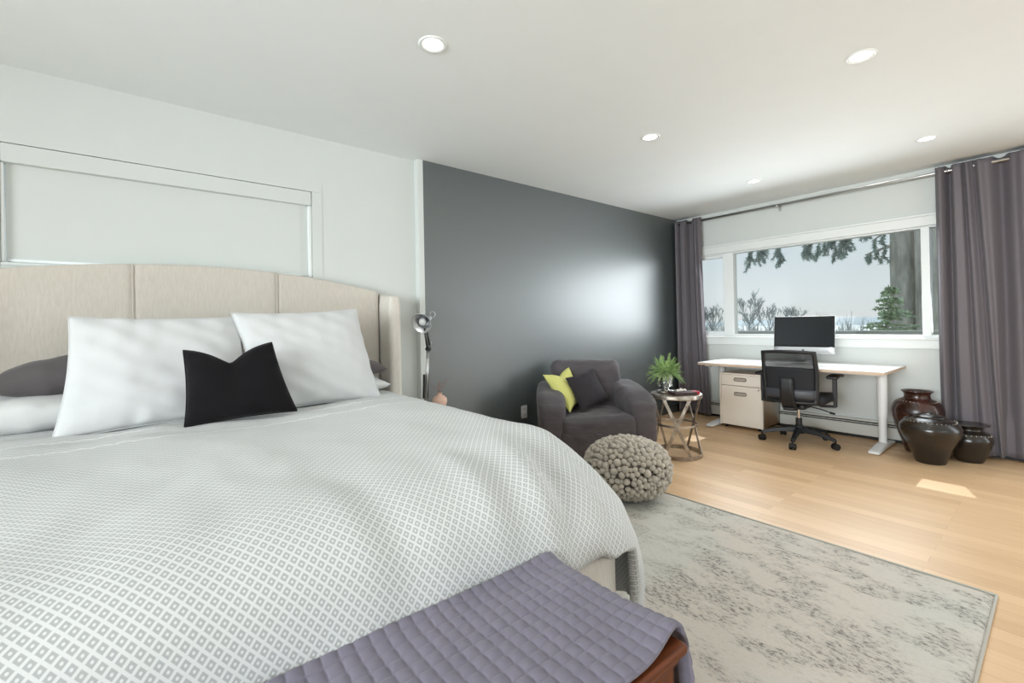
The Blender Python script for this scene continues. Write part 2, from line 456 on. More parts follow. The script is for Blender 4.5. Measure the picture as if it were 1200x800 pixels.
P = [[(x, YW+.028+.006*math.exp(-((x-.86)/.02)**2), z) for z in (1.50, 1.6, 1.8, 1.98)] for x in [-.515+i*(1.375/30) for i in range(31)]]
G().quad_grid(P).build('shade_fabric', M['shade_fabric'], rs, solid=.002, loc=(.18, YW+.02, 1.5)).location = (0, 0, 0)
for xa, xb in ((.862, .882), (-.529, -.518)):
    G().box(xa, xb, YW+.004, YW+.06, 1.492, 1.971).build('side_channel', M['pvc'], rs, loc=(.18, YW+.02, 1.5), bevel=.003).location = (0, 0, 0)
G().tube([(-.51, YW+.026, 1.502), (.86, YW+.026, 1.502)], .009, 8).build('hem_bar', M['pvc'], rs, True, loc=(.18, YW+.02, 1.5)).location = (0, 0, 0)

st('baseboard_accent', G().box(1.70, XW-.07, YD-.014, YD, 0, .10), mat('accent_baseboard', (70, 76, 77), .4), bevel=.003)
st('baseboard_bed', G().box(XB, 1.65, YW-.014, YW, 0, .10), M['trim'], bevel=.003)

# baseboard heater along the window wall
hy0, hy1 = -.30, 3.09
ht = thing('baseboard_heater', 'long low beige baseboard heater under the picture window behind the desk', 'heater', (XW, 1.2, 0))
def hb(g, n, m, **k): o = g.build(n, m, ht, loc=(XW, 1.2, 0), **k); o.location = (0, 0, 0); return o
g = G(); g.box(XW-.055, XW-.001, hy0, hy1, .03, .135); hb(g, 'front_cover', M['heater'], bevel=.004)
g = G(); g.box(XW-.045, XW-.001, hy0, hy1, .163, .182); hb(g, 'top_cap', M['heater'], bevel=.004)
g = G(); g.box(XW-.035, XW-.002, hy0, hy1, .134, .165); hb(g, 'slot_shade', M['black'])  # solid black strip stands in for the shade inside the slot
g = G(); g.box(XW-.03, XW-.002, hy0, hy1, .0, .031); hb(g, 'toe_shade', M['black'])  # black strip painted as the shade under the cover
g = G(); g.box(XW-.052, XW-.03, hy0, hy1, .146, .152); hb(g, 'damper_blade', M['heater'])

# wall outlet
o_ = (2.684, YD, .345)
ou = thing('wall_outlet', 'small grey double outlet plate low on the dark wall left of the armchair', 'outlet', o_)
rb = G().box(-.035, .035, -.006, 0, -.058, .058).build('cover_plate', M['outlet'], ou, bevel=.003)
for dz in (-.024, .024):
    G().box(-.016, .016, -.009, -.004, dz-.014, dz+.014).build('socket', mat('socket_face', (188, 188, 188), .4), ou, bevel=.003)

# recessed ceiling lights
LX = (1.042, 2.766, 4.427); LY = (.62, 1.82)
lights = [(LX[0], LY[1], 'round recessed ceiling light nearest the bed, alone above its foot'),
          (LX[1], LY[0], 'round recessed ceiling light above the rug, nearest the right edge at the top'),
          (LX[1], LY[1], 'round recessed ceiling light in front of the dark wall, above the armchair side'),
          (LX[2], LY[0], 'round recessed ceiling light beside the top of the right curtain'),
          (LX[2], LY[1], 'smallest round recessed ceiling light, closest to the middle of the window wall')]
def make_light():
    e = thing('ceiling_light', lights[0][2], 'ceiling light', (lights[0][0], lights[0][1], H), group='recessed ceiling lights')
    G().lathe([(.064, 0), (.063, -.004), (.058, -.006), (.050, -.004), (.046, 0), (.044, .004)], 40).build('trim_ring', M['trim'], e, True)
    G().lathe([(.0, -.0012), (.03, -.0012), (.045, -.0008)], 32).build('lens', M['led'], e, True)
    return e
l0 = make_light()
def dup(root, loc, label, rz=None):
    r = root.copy(); COL.objects.link(r); r.location = loc; r['label'] = label
    if rz is not None: r.rotation_euler.z = rz
    for ch in list(root.children):
        c_ = ch.copy(); COL.objects.link(c_); c_.parent = r
        for gch in ch.children:
            d = gch.copy(); COL.objects.link(d); d.parent = c_
    return r
for x, y, lb in lights[1:]: dup(l0, (x, y, H), lb)
for x, y, lb in lights:
    ld = bpy.data.lights.new('downlight', 'SPOT'); ld.energy = 24; ld.spot_size = 2.3; ld.spot_blend = .8
    ld.shadow_soft_size = .045; ld.color = (1, .97, .93)
    lo = bpy.data.objects.new('downlight', ld); COL.objects.link(lo); lo.location = (x, y, H-.012)

# ------------------------------------------------------------------ curtains and rod
rodz, rodx = 2.366, 5.245
rod = thing('curtain_rod', 'long thin brushed steel curtain rod across the top of the window wall', 'curtain rod', (rodx, 1.2, rodz))
G().tube([(0, 1.90, 0), (0, -2.6, 0)], .0125, 14).build('rod', M['steel'], rod, True)
for y in (2.0, .66, -1.0):   # wall brackets
    g = G(); yy = y-1.2+ (0 if y != 2.0 else -.07)
    g.tube([(0, yy, -.018), (.05, yy, -.02), (XW-rodx, yy, -.02)], .005, 8)
    g.lathe([(.0, -.02), (.016, -.02), (.016, .0), (.0, .0)], 12, (0, yy, 0))
    g.box(XW-rodx-.006, XW-rodx, yy-.012, yy+.012, -.05, .01)
    g.build('bracket', M['steel'], rod, auto=40)

def curtain(name, label, keys, zt, zb, shift, seed, rings):
    """keys: (y, x-offset) polyline of folds; smooth wave along Y"""
    ys = [k[0] for k in keys]; y0, y1 = ys[0], ys[-1]; n = 260; nv = 46
    e = thing(name, label, 'curtain', (rodx, (y0+y1)/2, 0), group='grommet curtains of the picture window')
    loc = (rodx, (y0+y1)/2, 0)
    def off(y):
        for (a, xa), (b, xb) in zip(keys, keys[1:]):
            if (a-y)*(y-b) >= -1e-12:
                t_ = (y-a)/(b-a); t_ = (1-math.cos(PI*t_))/2; return xa+(xb-xa)*t_
        return keys[-1][1]
    P = []
    for i in range(n+1):
        y = y0+(y1-y0)*i/n; row = []
        for j in range(nv+1):
            f = j/nv; z = zt+(zb-zt)*f
            amp = .75+.25*math.cos(f*2.2)+.25*f
            yy = y+shift(y, f)
            x = off(y)*amp+.012*f*nz((y*9, f*1.2, 0), 1, seed)+.006*f*nz((y*25, f*3, 1), 1, seed)
            yy += .012*f*nz((y*5, f*2, 4), 1, seed)
            zz = z+(.004*math.sin(y*60) if j == nv else 0)
            if f < .02: zz = zt+.006*math.cos(off(y)*60)
            row.append((rodx+min(x, .075-.050*max(0, min(1, (f-.80)/.1))), yy, zz))
        P.append(row)
    o = G().quad_grid(P).build('curtain_panel', M['curtain'], e, smooth=True, solid=.004, loc=loc); o.location = (0, 0, 0)
    for y in rings:
        g = G(); ty = PI/2
        pts = [(rodx+.022*math.cos(a), y+.004*math.sin(a), rodz+.022*math.sin(a)) for a in [2*PI*k/20 for k in range(21)]]
        g.tube(pts, .0035, 6, False)
        q = g.build('grommet', M['steel'], e, True, loc=loc); q.location = (0, 0, 0)
    return e
kl = [(3.125, .02), (3.09, -.05), (3.05, .03), (3.02, -.045), (2.985, -.05), (2.955, .05), (2.90, .055), (2.87, -.03), (2.855, .0), (2.835, -.05), (2.815, -.02), (2.79, -.05), (2.775, .0)]
curtain('curtain', 'narrow bunched grey curtain hanging in the corner by the dark wall', kl, 2.402, .02,
        lambda y, f: -.075*f*f*(3.14-y)/.36, 1, (3.07, 3.035, 2.97, 2.885, 2.80))
kr = [(.685, -.01), (.655, -.06), (.60, .05), (.565, -.06), (.535, -.055), (.515, -.01), (.495, -.055), (.47, -.02), (.455, -.005), (.425, -.065), (.385, -.04), (.31, .055), (.235, -.03), (.19, -.065), (.13, -.03), (.06, .05), (-.02, -.06), (-.12, .05), (-.22, -.06), (-.30, .0)]
curtain('curtain', 'wide grey curtain at the right edge, hanging beside the clay jars', kr, 2.405, .03,
        lambda y, f: -.10*f*math.exp(-((y-.45)/.09)**2)-.03*f*math.exp(-((y-.2)/.15)**2), 5, (.61, .57, .50, .37, .245, .10, -.02, -.17))

# ------------------------------------------------------------------ bed
bx0, bx1 = -.75, 1.25; bc = .25
bed = thing('bed', 'king bed with arched oatmeal linen wingback headboard and cream upholstered base', 'bed', (bc, 2.0, 0))
def bp(g, n, m, **k):
    o = g.build(n, m, bed, loc=(bc, 2.0, 0), **k); o.location = (0, 0, 0); return o
def archz(x): return 1.513-.105*min(abs(x-bc), 1.2)**2
# headboard in three padded panels
hb_edges = [bc-1.045, -.047, .64, bc+1.045]
hbd = None
for k in range(3):
    xa, xb = hb_edges[k], hb_edges[k+1]; nx, nzv = 40, 30; rows = []
    for i in range(nx+1):
        x = xa+(xb-xa)*i/nx; row = []
        ex = min(1, min(x-xa, xb-x)/.012)
        for j in range(nzv+1):
            zt = archz(x); z = .10+(zt-.012-.10)*j/nzv
            row.append((x, 3.095+.006*(1-math.sqrt(max(0, 1-(1-ex)**2)))-.002*nz((x*3, 0, z*3)), z))
        for a in (20, 45, 70, 90):
            row.append((x, 3.095+.012*(1-ex)**2+.02*(1-math.cos(math.radians(a))), zt-.012+.012*math.sin(math.radians(a))))
        row.append((x, 3.185, zt)); row.append((x, 3.19, zt-.02)); row.append((x, 3.19, .10))
        rows.append(row)
    o = bp(G().quad_grid(rows), 'headboard_panel', M['headboard'], smooth=True)
for xs in (-.047, .64):
    bp(G().tube([(xs, 3.0935, .3+k*(archz(xs)-.3-.006)/20) for k in range(21)]+[(xs, 3.11, archz(xs)+.001), (xs, 3.17, archz(xs)+.002)], .0028, 8), 'seam_piping', M['headboard'], smooth=True)
for s in (-1, 1):     # wings
    def df(p, s=s):
        return p
    xc = bc+s*(1.045+.052); g = rbox(.085, .27, 1.36-.10, .028, 14)
    for i, (x, y, z) in enumerate(g.v):
        yy = y; 
        g.v[i] = (xc+x, 3.055+yy, .10+z+.03*(y > .0)*(z > 1.2)*1.0*min(1, max(0, y)/.12))
    o = bp(g, 'wing', M['bedframe'], smooth=True); weld(o)
g = rbox(2.0, 2.08, .29, .03, 16)
g.v = [(bc+x, 2.02+y, .09+z) for x, y, z in g.v]; weld(bp(g, 'bed_base', M['bedframe'], smooth=True))
g = rbox(1.96, 2.02, .28, .07, 18)
g.v = [(bc+x, 2.03+y, .375+z-(.05+.16*max(0, min(1, (1.75-2.03-y)/.6))*max(0, min(1, (bc+x-.6)/.5)))*(z > .14)) for x, y, z in g.v]; weld(bp(g, 'mattress', M['sheet'], smooth=True))
for x, y in ((bx0+.1, 1.1), (bx1-.1, 1.1), (bx0+.1, 2.95), (bx1-.1, 2.95)):
    bp(G().lathe([(.0, 0), (.022, 0), (.03, .1), (0, .1)], 16, (x, y, 0)), 'leg', M['black'], auto=40)

# duvet ------------------------------------------------------------
DX0, DX1, DY0, DY1 = -.90, 1.40, .935, 3.0       # outer plan of the puffed duvet
rc = .16
def perim():
    """outer boundary from head-right down the right side, round the foot, up the left; returns (P, N, kind 0 side..1 foot)"""
    out = []
    n1 = 70
    for i in range(n1): out.append((Vector((DX1, DY1+(DY0+rc-DY1)*i/n1)), Vector((1, 0))))
    for i in range(14):
        a = -PI/2*i/14; n_ = Vector((math.cos(a), math.sin(a))); out.append((Vector((DX1-rc, DY0+rc))+n_*rc, n_))
    n2 = 80
    for i in range(n2): out.append((Vector((DX1-rc+(DX0+rc-DX1+rc)*i/n2, DY0)), Vector((0, -1))))
    for i in range(14):
        a = -PI/2-PI/2*i/14; n_ = Vector((math.cos(a), math.sin(a))); out.append((Vector((DX0+rc, DY0+rc))+n_*rc, n_))
    for i in range(n1+1): out.append((Vector((DX0, DY0+rc+(DY1-DY0-rc)*i/n1)), Vector((-1, 0))))
    return out
def sstep(a, b, x):
    t_ = min(1, max(0, (x-a)/(b-a))); return t_*t_*(3-2*t_)
def topz(x, y):
    z = .712+.012*math.sin((y-1.0)*1.3)
    z += .016*nz((x*1.6, y*1.6, 0), 1, 3)+.008*nz((x*4.5, y*3.5, 2), 1, 4)+.0025*nz((x*12, y*9, 2), 1, 5)
    z -= .150*sstep(1.48, .91, y)*sstep(.72, 1.36, x)
    z += .024*math.exp(-((y-1.33)/.19)**2)*sstep(.75, 1.25, x)
    # creases running to the foot near the right corner
    for x0, sl, w, dp in ((1.00, .30, .05, .036), (.80, .15, .05, .014), (1.20, .35, .035, .018), (.45, -.1, .06, .010)):
        z -= dp*math.exp(-((x-x0-sl*(y-1.0))/w)**2)*sstep(1.5, 1.05, y)
        z += dp*.8*math.exp(-((x-x0+.06-sl*(y-1.0))/(w*1.2))**2)*sstep(1.5, 1.05, y)
    # long soft folds near the pillows
    z += .006*math.sin((y*1.0+x*.25)*26+2*nz((x*2, y*2, 0)))*sstep(2.0, 2.5, y)*.6
    return z
def duvet():
    pr = perim(); rows = []; uvs = []
    s = 0; prevP = pr[0][0]
    for idx, (p, nrm) in enumerate(pr):
        s += (p-prevP).length; prevP = p
        foot = max(0, -nrm.y)
        # rounding widths
        R = .23*(1-foot)+.30*foot+.06*math.sin(PI*foot)
        drop = .20*(1-foot)+.185*foot
        hem = .13 if foot < .93 else .37
        inner = Vector((.25, max(p.y, 1.9)))
        row = []; ur = []
        L = (p-inner).length; nin = 34
        for k in range(nin+1):
            t_ = k/nin; q = inner.lerp(p, t_)
            d = (p-q).dot(nrm)
            z = topz(q.x, q.y)
            if d < R:
                u_ = 1-d/R; z -= drop*(1-math.sqrt(max(0, 1-u_**2.2)))
            row.append((q.x, q.y, z))
            if k == 0: acc = 0
            else:
                pa = row[-2]; hd = math.hypot(q.x-pa[0], q.y-pa[1]); acc += math.hypot(hd, z-pa[2])-hd
            w_ = min(1, max(0, (t_-.3)/.7))
            ur.append((q.x+nrm.x*acc*w_, q.y+nrm.y*acc*w_))
        # skirt
        z0 = row[-1][2]; ns = 16
        if foot >= .93: hem = min(hem+.02*math.sin((p.x-.3)*2.2), z0-.035)
        for k in range(1, ns+1):
            t_ = k/ns; z = z0+(hem-z0)*t_
            fold = (.022*math.sin(s*13+1.2*math.sin(s*3.1))+.014*math.sin(s*29))*(t_**.8)*(1-foot*.55)
            out_ = -.0+.0*t_+fold+.012*math.sin(PI*t_)
            if foot > .3: out_ -= .02*t_
            corner = math.sin(PI*min(1, max(0, foot))) if 0 < foot < 1 else 0
            out_ += corner*.03*t_
            q = p+nrm*out_
            zz = z+.006*math.sin(s*21)*t_
            if k == ns: q = q-nrm*.012
            row.append((q.x, q.y, zz)); e_ = (z0-z)+acc
            ur.append((p.x+nrm.x*e_, p.y+nrm.y*e_))
        rows.append(row); uvs.append(ur)
    g = G(); g.quad_grid(rows); g.uv = [u for r in uvs for u in r]
    ob = g.build('duvet', M['duvet'], smooth=True, solid=0)
    bm = bmesh.new(); bm.from_mesh(ob.data); bmesh.ops.remove_doubles(bm, verts=bm.verts, dist=.0004)
    bmesh.ops.recalc_face_normals(bm, faces=bm.faces)
    up = sum(1 for f in bm.faces if f.normal.z > .5); dn = sum(1 for f in bm.faces if f.normal.z < -.5)
    if dn > up:
        for f in bm.faces: f.normal_flip()
    bm.to_mesh(ob.data); bm.free()
    sm = ob.modifiers.new('solid', 'SOLIDIFY'); sm.thickness = .014; sm.offset = -1
    return ob
tag(duvet(), 'white duvet printed with small grey squares, covering the whole bed', 'duvet')

# pillows ----------------------------------------------------------
def pillow(name, label, cat, TL, TR, BR, BL, T, m, seed=0, pinch=.05, wr=.006, n=30, dent=None, group=None, stripes=0, p_=.42, seam=None):
    TL, TR, BR, BL = map(Vector, (TL, TR, BR, BL))
    cen = (TL+TR+BR+BL)/4
    nrm = ((TR-TL)+(BR-BL)).cross((TL-BL)+(TR-BR)).normalized()
    if nrm.y > 0 and abs(nrm.y) > .3: nrm = -nrm
    wdt = (TR-TL).length; hgt = (TL-BL).length
    g = G(); sides = []
    for sgn in (1, -1):
        rows = []
        for i in range(n+1):
            u = .5-.5*math.cos(PI*i/n)*1.0; u = .3*u+.7*i/n; row = []
            for j in range(n+1):
                v = .5-.5*math.cos(PI*j/n); v = .3*v+.7*j/n
                # pinch edges inward between the corners
                su, sv = 4*u*(1-u), 4*v*(1-v)
                uu = u+(pinch*sv)*(1-2*u)*1.0*(1-su)**1
                vv = v+(pinch*su)*(1-2*v)*1.0*(1-sv)**1
                if dent: vv = vv-dent[2]*v*v*math.exp(-(abs(u-dent[0])/dent[1])**1.3)
                p = (BL*(1-uu)*(1-vv)+BR*uu*(1-vv)+TR*uu*vv+TL*(1-uu)*vv)
                th = T*.5*(max(su, 0)*max(sv, 0))**p_
                if dent: th *= 1-.35*math.exp(-((u-dent[0])/dent[1])**2)*v
                d = th*sgn
                edge = min(1, th/(T*.2))
                a = wr*(nz((u*wdt*6, v*hgt*6, sgn), 1, seed)+.6*nz((u*wdt*15, v*hgt*11, sgn), 1, seed+1))
                # radial gathers near edges
                a += wr*.9*math.sin(v*hgt*55+3*nz((v*4, 0, 0), 1, seed))*math.exp(-min(u, 1-u)*14)*sv
                a += wr*.9*math.sin(u*wdt*50+3*nz((u*4, 0, 0), 1, seed))*math.exp(-min(v, 1-v)*14)*su
                if stripes: a += stripes*math.sin((v*hgt*1.0+u*wdt*.6+.02*nz((u*3, v*3, 0), 1, seed))*62)
                row.append(p+nrm*(d+a*edge*sgn))
            rows.append(row)
        g.quad_grid(rows)
    o = g.build(name, m, smooth=True, loc=tuple(cen))
    weld(o, .0006); tag(o, label, cat, group)
    if seam:
        rows = [];
        pts = [BL.lerp(BR, k/12) for k in range(13)]
        path = []
        def edgept(u, v):
            su, sv = 4*u*(1-u), 4*v*(1-v)
            uu = u+(pinch*sv)*(1-2*u)*(1-su); vv = v+(pinch*su)*(1-2*v)*(1-sv)
            if dent: vv = vv-dent[2]*v*v*math.exp(-(abs(u-dent[0])/dent[1])**1.3)
            return (BL*(1-uu)*(1-vv)+BR*uu*(1-vv)+TR*uu*vv+TL*(1-uu)*vv)-cen
        K = 24
        for k in range(K): path.append(edgept(k/K, 0))
        for k in range(K): path.append(edgept(1, k/K))
        for k in range(K): path.append(edgept(1-k/K, 1))
        for k in range(K+1): path.append(edgept(0, 1-k/K))
        G().tube(path, .0035, 6, False).build('piping', m, o, True)
    return o
GP = 'bed pillows'
pillow('pillow', 'large white quilted pillow standing at the left, behind the black cushion', 'pillow',
       (-.262, 2.80, 1.215), (.40, 2.79, 1.215), (.44, 2.60, .725), (-.30, 2.61, .703), .19, M['pillow'], 1, .03, .009, 60, group=GP, stripes=.0022, seam=1)
pillow('pillow', 'large white pillow standing at the right, nearest the lamp', 'pillow',
       (.352, 2.76, 1.232), (1.035, 2.82, 1.262), (1.12, 2.66, .708), (.44, 2.58, .718), .20, M['pillow'], 2, .03, .009, 60, group=GP, stripes=.0022, seam=1)
pillow('pillow', 'flat white sleeping pillow under the charcoal pillow at the far left', 'pillow',
       (-.70, 3.06, .795), (.05, 3.06, .80), (.08, 2.74, .80), (-.72, 2.74, .79), .17, M['sheet'], 3, .02, .012, 30, group=GP)
pillow('pillow', 'charcoal pillow lying on a white one at the far left', 'pillow',
       (-.50, 3.06, .93), (.10, 3.06, .985), (.12, 2.76, .985), (-.52, 2.80, .92), .20, M['greypillow'], 4, .02, .014, 30, group=GP)
pillow('pillow', 'flat white sleeping pillow peeking out beside the right headboard wing', 'pillow',
       (.45, 3.06, .79), (1.24, 3.06, .78), (1.235, 2.76, .775), (.45, 2.76, .79), .13, M['sheet'], 5, .02, .01, 26, group=GP)
pillow('pillow', 'charcoal pillow tip peeking out beside the right headboard wing', 'pillow',
       (.50, 3.06, .91), (1.255, 3.03, .875), (1.23, 2.80, .87), (.50, 2.80, .91), .14, M['greypillow'], 6, .02, .01, 26, group=GP)
pillow('cushion', 'small black velvet cushion with chopped top standing in front of the white pillows', 'cushion',
       (.132, 2.50, 1.062), (.488, 2.50, 1.082), (.585, 2.43, .735), (.128, 2.41, .728), .15, M['velvet'], 7, .025, .011, 44, dent=(.47, .22, .23), seam=1)

# ------------------------------------------------------------------ chest + quilt at the foot
chx0, chx1, chy0, chy1, chz = -.95, .845, .525, .90, .478
ch = thing('blanket_chest', 'reddish brown wooden chest with dark glass panels at the foot of the bed', 'chest', (-.05, .71, 0))
def cp(g, n, m, **k): o = g.build(n, m, ch, loc=(-.05, .71, 0), **k); o.location = (0, 0, 0); return o
g = G(); g.box(chx0-.02, chx1+.02, chy0-.022, chy1+.02, chz-.022, chz); cp(g, 'top', M['sidewood'], bevel=.008, seg=3)
g = G(); g.box(chx0-.006, chx1+.006, chy0-.010, chy1+.008, chz-.042, chz-.022); cp(g, 'moulding', M['sidewood'], bevel=.006)
for x in (chx0, chx1-.055):
    for y in (chy0, chy1-.055): g = G(); g.box(x, x+.055, y, y+.055, .001, chz-.042); cp(g, 'leg', M['sidewood_v'], bevel=.003)
g = G(); g.box(chx0+.05, chx1-.05, chy0+.008, chy0+.026, chz-.088, chz-.042); g.box(chx0+.05, chx1-.05, chy0+.008, chy0+.026, .06, .11); cp(g, 'front_rail', M['sidewood'], bevel=.002)
nd = 4; wd = (chx1-chx0-.12)/nd
for k in range(nd):
    a = chx0+.06+k*wd; d = G()
    z0, z1 = .112, chz-.09
    g = G()
    g.box(a+.004, a+.042, chy0, chy0+.02, z0, z1); g.box(a+wd-.042, a+wd-.004, chy0, chy0+.02, z0, z1)
    g.box(a+.042, a+wd-.042, chy0, chy0+.02, z1-.035, z1); g.box(a+.042, a+wd-.042, chy0, chy0+.02, z0, z0+.035)
    dr = cp(g, 'door', M['sidewood_v'], bevel=.003)
    q = G().box(a+.04, a+wd-.04, chy0+.008, chy0+.012, z0+.03, z1-.03).build('glass_panel', M['chestdark'], dr, loc=(-.05, .71, 0)); q.location = (0, 0, 0)
    q = G().lathe([(.0, 0), (.008, 0), (.011, .012), (.006, .018), (0, .018)], 14).build('knob', M['steel'], dr, True)
    q.rotation_euler.x = PI/2; q.location = (a+wd-.02+.05 if k % 2 == 0 else a+.02+.05, chy0-.71, .25)
g = G(); g.box(chx0+.02, chx1-.02, chy0+.03, chy1-.01, .05, .06); g.box(chx0+.02, chx1-.02, chy1-.02, chy1-.008, .06, chz-.04)
g.box(chx1-.02, chx1-.008, chy0+.05, chy1-.05, .06, chz-.042); g.box(chx0+.008, chx0+.02, chy0+.05, chy1-.05, .06, chz-.042)
cp(g, 'carcass', M['sidewood_v'])

def quilt():
    """quilted throw over the chest: param (a along X incl. end drop, b along Y incl. small front and back drops)"""
    pitch = .032
    xR = chx1+.045; zt = chz+.012; r = .035
    a0, a1 = -.95, xR+.40; b0, b1 = -.012, .40      # b: 0 at front edge chy0-.03
    na, nb = 980, 190; rows = []
    yF = chy0+.004; 
    def prof(d):      # distance past edge -> outward, down   (rounded edge radius r)
        arc = r*PI/2
        if d <= 0: return d, 0
        if d < arc: th = d/r; return r*math.sin(th), r*(1-math.cos(th))
        return r, r+(d-arc)
    for i in range(na+1):
        a = a0+(a1-a0)*i/na
        row = []
        da = a-(xR-r); ox, dzx = prof(da)
        X = (xR-r)+ox if da > 0 else a
        fall = max(0, dzx)
        for j in range(nb+1):
            b = b0+(b1-b0)*j/nb
            # front edge line wavers
            wav = .006*math.sin(a*5.2+.6)+.004*math.sin(a*11)
            rise = .0
            db = (-b+wav*.6)-.01
            oy, dzy = prof(db); dzy *= 1-sstep(-.02, .05, da)
            Y = yF+b
            yb = max(0, b-.40)
            # near the right end the front hem tucks back over the corner
            corner = math.exp(-((a-(xR-.03))/.07)**2)
            Y += corner*.012*max(0, 1-b/.12)
            z = zt-dzy-dzx
            z += corner*.014*max(0, 1-b/.15)
            # padding puff + stitched lines
            pu = abs(math.sin(PI*a/pitch))**.32*abs(math.sin(PI*(b+.01)/pitch))**.32
            h = .0058*pu+.006*nz((a*4, b*5, 0), 1, 9)+.002*nz((a*14, b*14, 0), 1, 10)
            # normal: mix
            if da > 0:
                th = min(PI/2, da/r); nx_, nz_ = math.sin(th), math.cos(th)
            else: nx_, nz_ = 0, 1
            ny_ = 0
            if db > 0 and da <= .0:
                th = min(PI/2, db/r); ny_ = -math.sin(th); nz_ *= math.cos(th)
            if da > .05:
                h += .018*math.sin(b*16+1)*min(1, (da-.05)/.2)
                Y += -.02*min(1, (da-.05)/.3)*(1-b/.4)
            # far side rises against the duvet
            z += .010*math.exp(-((b-.40)/.03)**2)
            row.append((X+nx_*h, Y+ny_*h, z+nz_*h))
        rows.append(row)
    o = G().quad_grid(rows).build('quilted_throw', M['quilt'], smooth=True, loc=(-.05, .71, chz))
    s_ = o.modifiers.new('solid', 'SOLIDIFY'); s_.thickness = .008; s_.offset = -1
    return o
q = quilt()
bm = bmesh.new(); bm.from_mesh(q.data)
if sum(f.normal.z for f in bm.faces) < 0:
    for f in bm.faces: f.normal_flip()
bm.to_mesh(q.data); bm.free()
tag(q, 'purple grey quilted throw draped over the wooden chest at the foot of the bed', 'throw')

# ------------------------------------------------------------------ rug
rx0, rx1, ry0, ry1 = .55, 2.675, .195, 2.15
rows = []
for i in range(81):
    x = rx0+(rx1-rx0)*i/80; row = []
    for j in range(81):
        y = ry0+(ry1-ry0)*j/80
        e = min(x-rx0, rx1-x, y-ry0, ry1-y); z = .013*min(1, (e/.006+.12))
        row.append((x+.003*nz((0, y*5, 0), 1, 1)*(i in (0, 80)), y+.003*nz((x*5, 0, 0), 1, 2)*(j in (0, 80)), max(.002, z)))
    rows.append(row)
rg = thing('rug', 'large distressed grey and beige area rug on the wood floor beside the bed', 'rug', ((rx0+rx1)/2, (ry0+ry1)/2, 0))
o = G().quad_grid(rows).build('rug_pile', M['rug'], rg, smooth=True, loc=((rx0+rx1)/2, (ry0+ry1)/2, 0)); o.location = (0, 0, 0)
g = G(); pts = [(rx0, ry0), (rx1, ry0), (rx1, ry1), (rx0, ry1), (rx0, ry0)]
for (xa, ya), (xb, yb) in zip(pts, pts[1:]): g.tube([(xa, ya, .0065), (xb, yb, .0055)], .0052, 8)
o = g.build('bound_edge', mat('rug_binding', (186, 182, 172), .95, spec=.1), rg, True, loc=((rx0+rx1)/2, (ry0+ry1)/2, 0)); o.location = (0, 0, 0)

# ------------------------------------------------------------------ pouf
def pouf(cx, cy):
    R, Hh = .265, .37; g = G()
    bm0 = bmesh.new(); bmesh.ops.create_icosphere(bm0, subdivisions=2, radius=1)
    vs = [v.co.copy() for v in bm0.verts]; fs = [tuple(v.index for v in f.verts) for f in bm0.faces]; bm0.free()
    rnd = random.Random(3); pts = []
    def surf(th, ph):   # superellipsoid pouf
        s_, c_ = math.sin(th), math.cos(th)
        rr = R*(abs(s_)**.8); zz = Hh/2+ (Hh/2-.01)*math.copysign(abs(c_)**.85, c_)
        return Vector((rr*math.cos(ph), rr*math.sin(ph), zz))
    cand = []
    for _ in range(9000):
        c_ = rnd.uniform(-1, 1); cand.append((math.acos(c_), rnd.uniform(0, 2*PI)))
    for th, ph in cand:
        p = surf(th, ph); r = rnd.uniform(.0165, .0255)
        if p.z < .014: continue
        ok = True
        for q_, r_ in pts:
            if (q_-p).length < (r+r_)*.79: ok = False; break
        if ok: pts.append((p, r))
    # fill gaps with smaller balls
    for th, ph in cand:
        p = surf(th, ph)*1.0; r = .0145
        if p.z < .014: continue
        if all((q_-p).length > (r+r_)*.76 for q_, r_ in pts): pts.append((p, r))
    for p, r in pts:
        o_ = len(g.v); sq = Matrix.Rotation(rnd.uniform(0, 6), 3, 'Z')
        k = (rnd.uniform(.92, 1.08), rnd.uniform(.92, 1.08), rnd.uniform(.9, 1.06))
        for v in vs:
            w = Vector((v.x*k[0], v.y*k[1], v.z*k[2])) ; w = sq @ w
            g.v.append(tuple(p+w*r))
        g.f += [tuple(o_+i for i in f) for f in fs]
    e = thing('pouf', 'round grey beige pouf covered in felt wool balls on the rug edge', 'pouf', (cx, cy, .016))
    me_o = g.build('felt_balls', M['felt'], e, smooth=True)
    core = G().lathe([(0, .03), (R*.55, .03), (R*.86, .1), (R*.94, Hh/2), (R*.9, Hh*.76), (R*.65, Hh*.93), (0, Hh*.97)], 32).build('inner_cushion', mat('pouf_core', (120, 113, 104), .95), e, True)
    return e
pouf(2.44, 1.83)

# ------------------------------------------------------------------ armchair
ac = thing('armchair', 'wide armchair in a charcoal stretch slipcover in front of the dark wall', 'armchair', (2.818, 2.369, 0), math.atan2(-.616, .788))
def ap(o): weld(o); return o
def wrk(p, s, a=.006):
    a *= 1.25
    q = Vector((p.x*9+p.z*6, p.y*9, p.z*16))
    return Vector((p.x+a*nz(p*7, 1, s)+a*.5*nz(q*1.6, 1, s+5), p.y+a*nz(p*7, 1, s+1)+a*.5*nz(q*1.6, 1, s+6), p.z+a*nz(p*7, 1, s+2)+a*.5*nz(q*1.3, 1, s+7)))
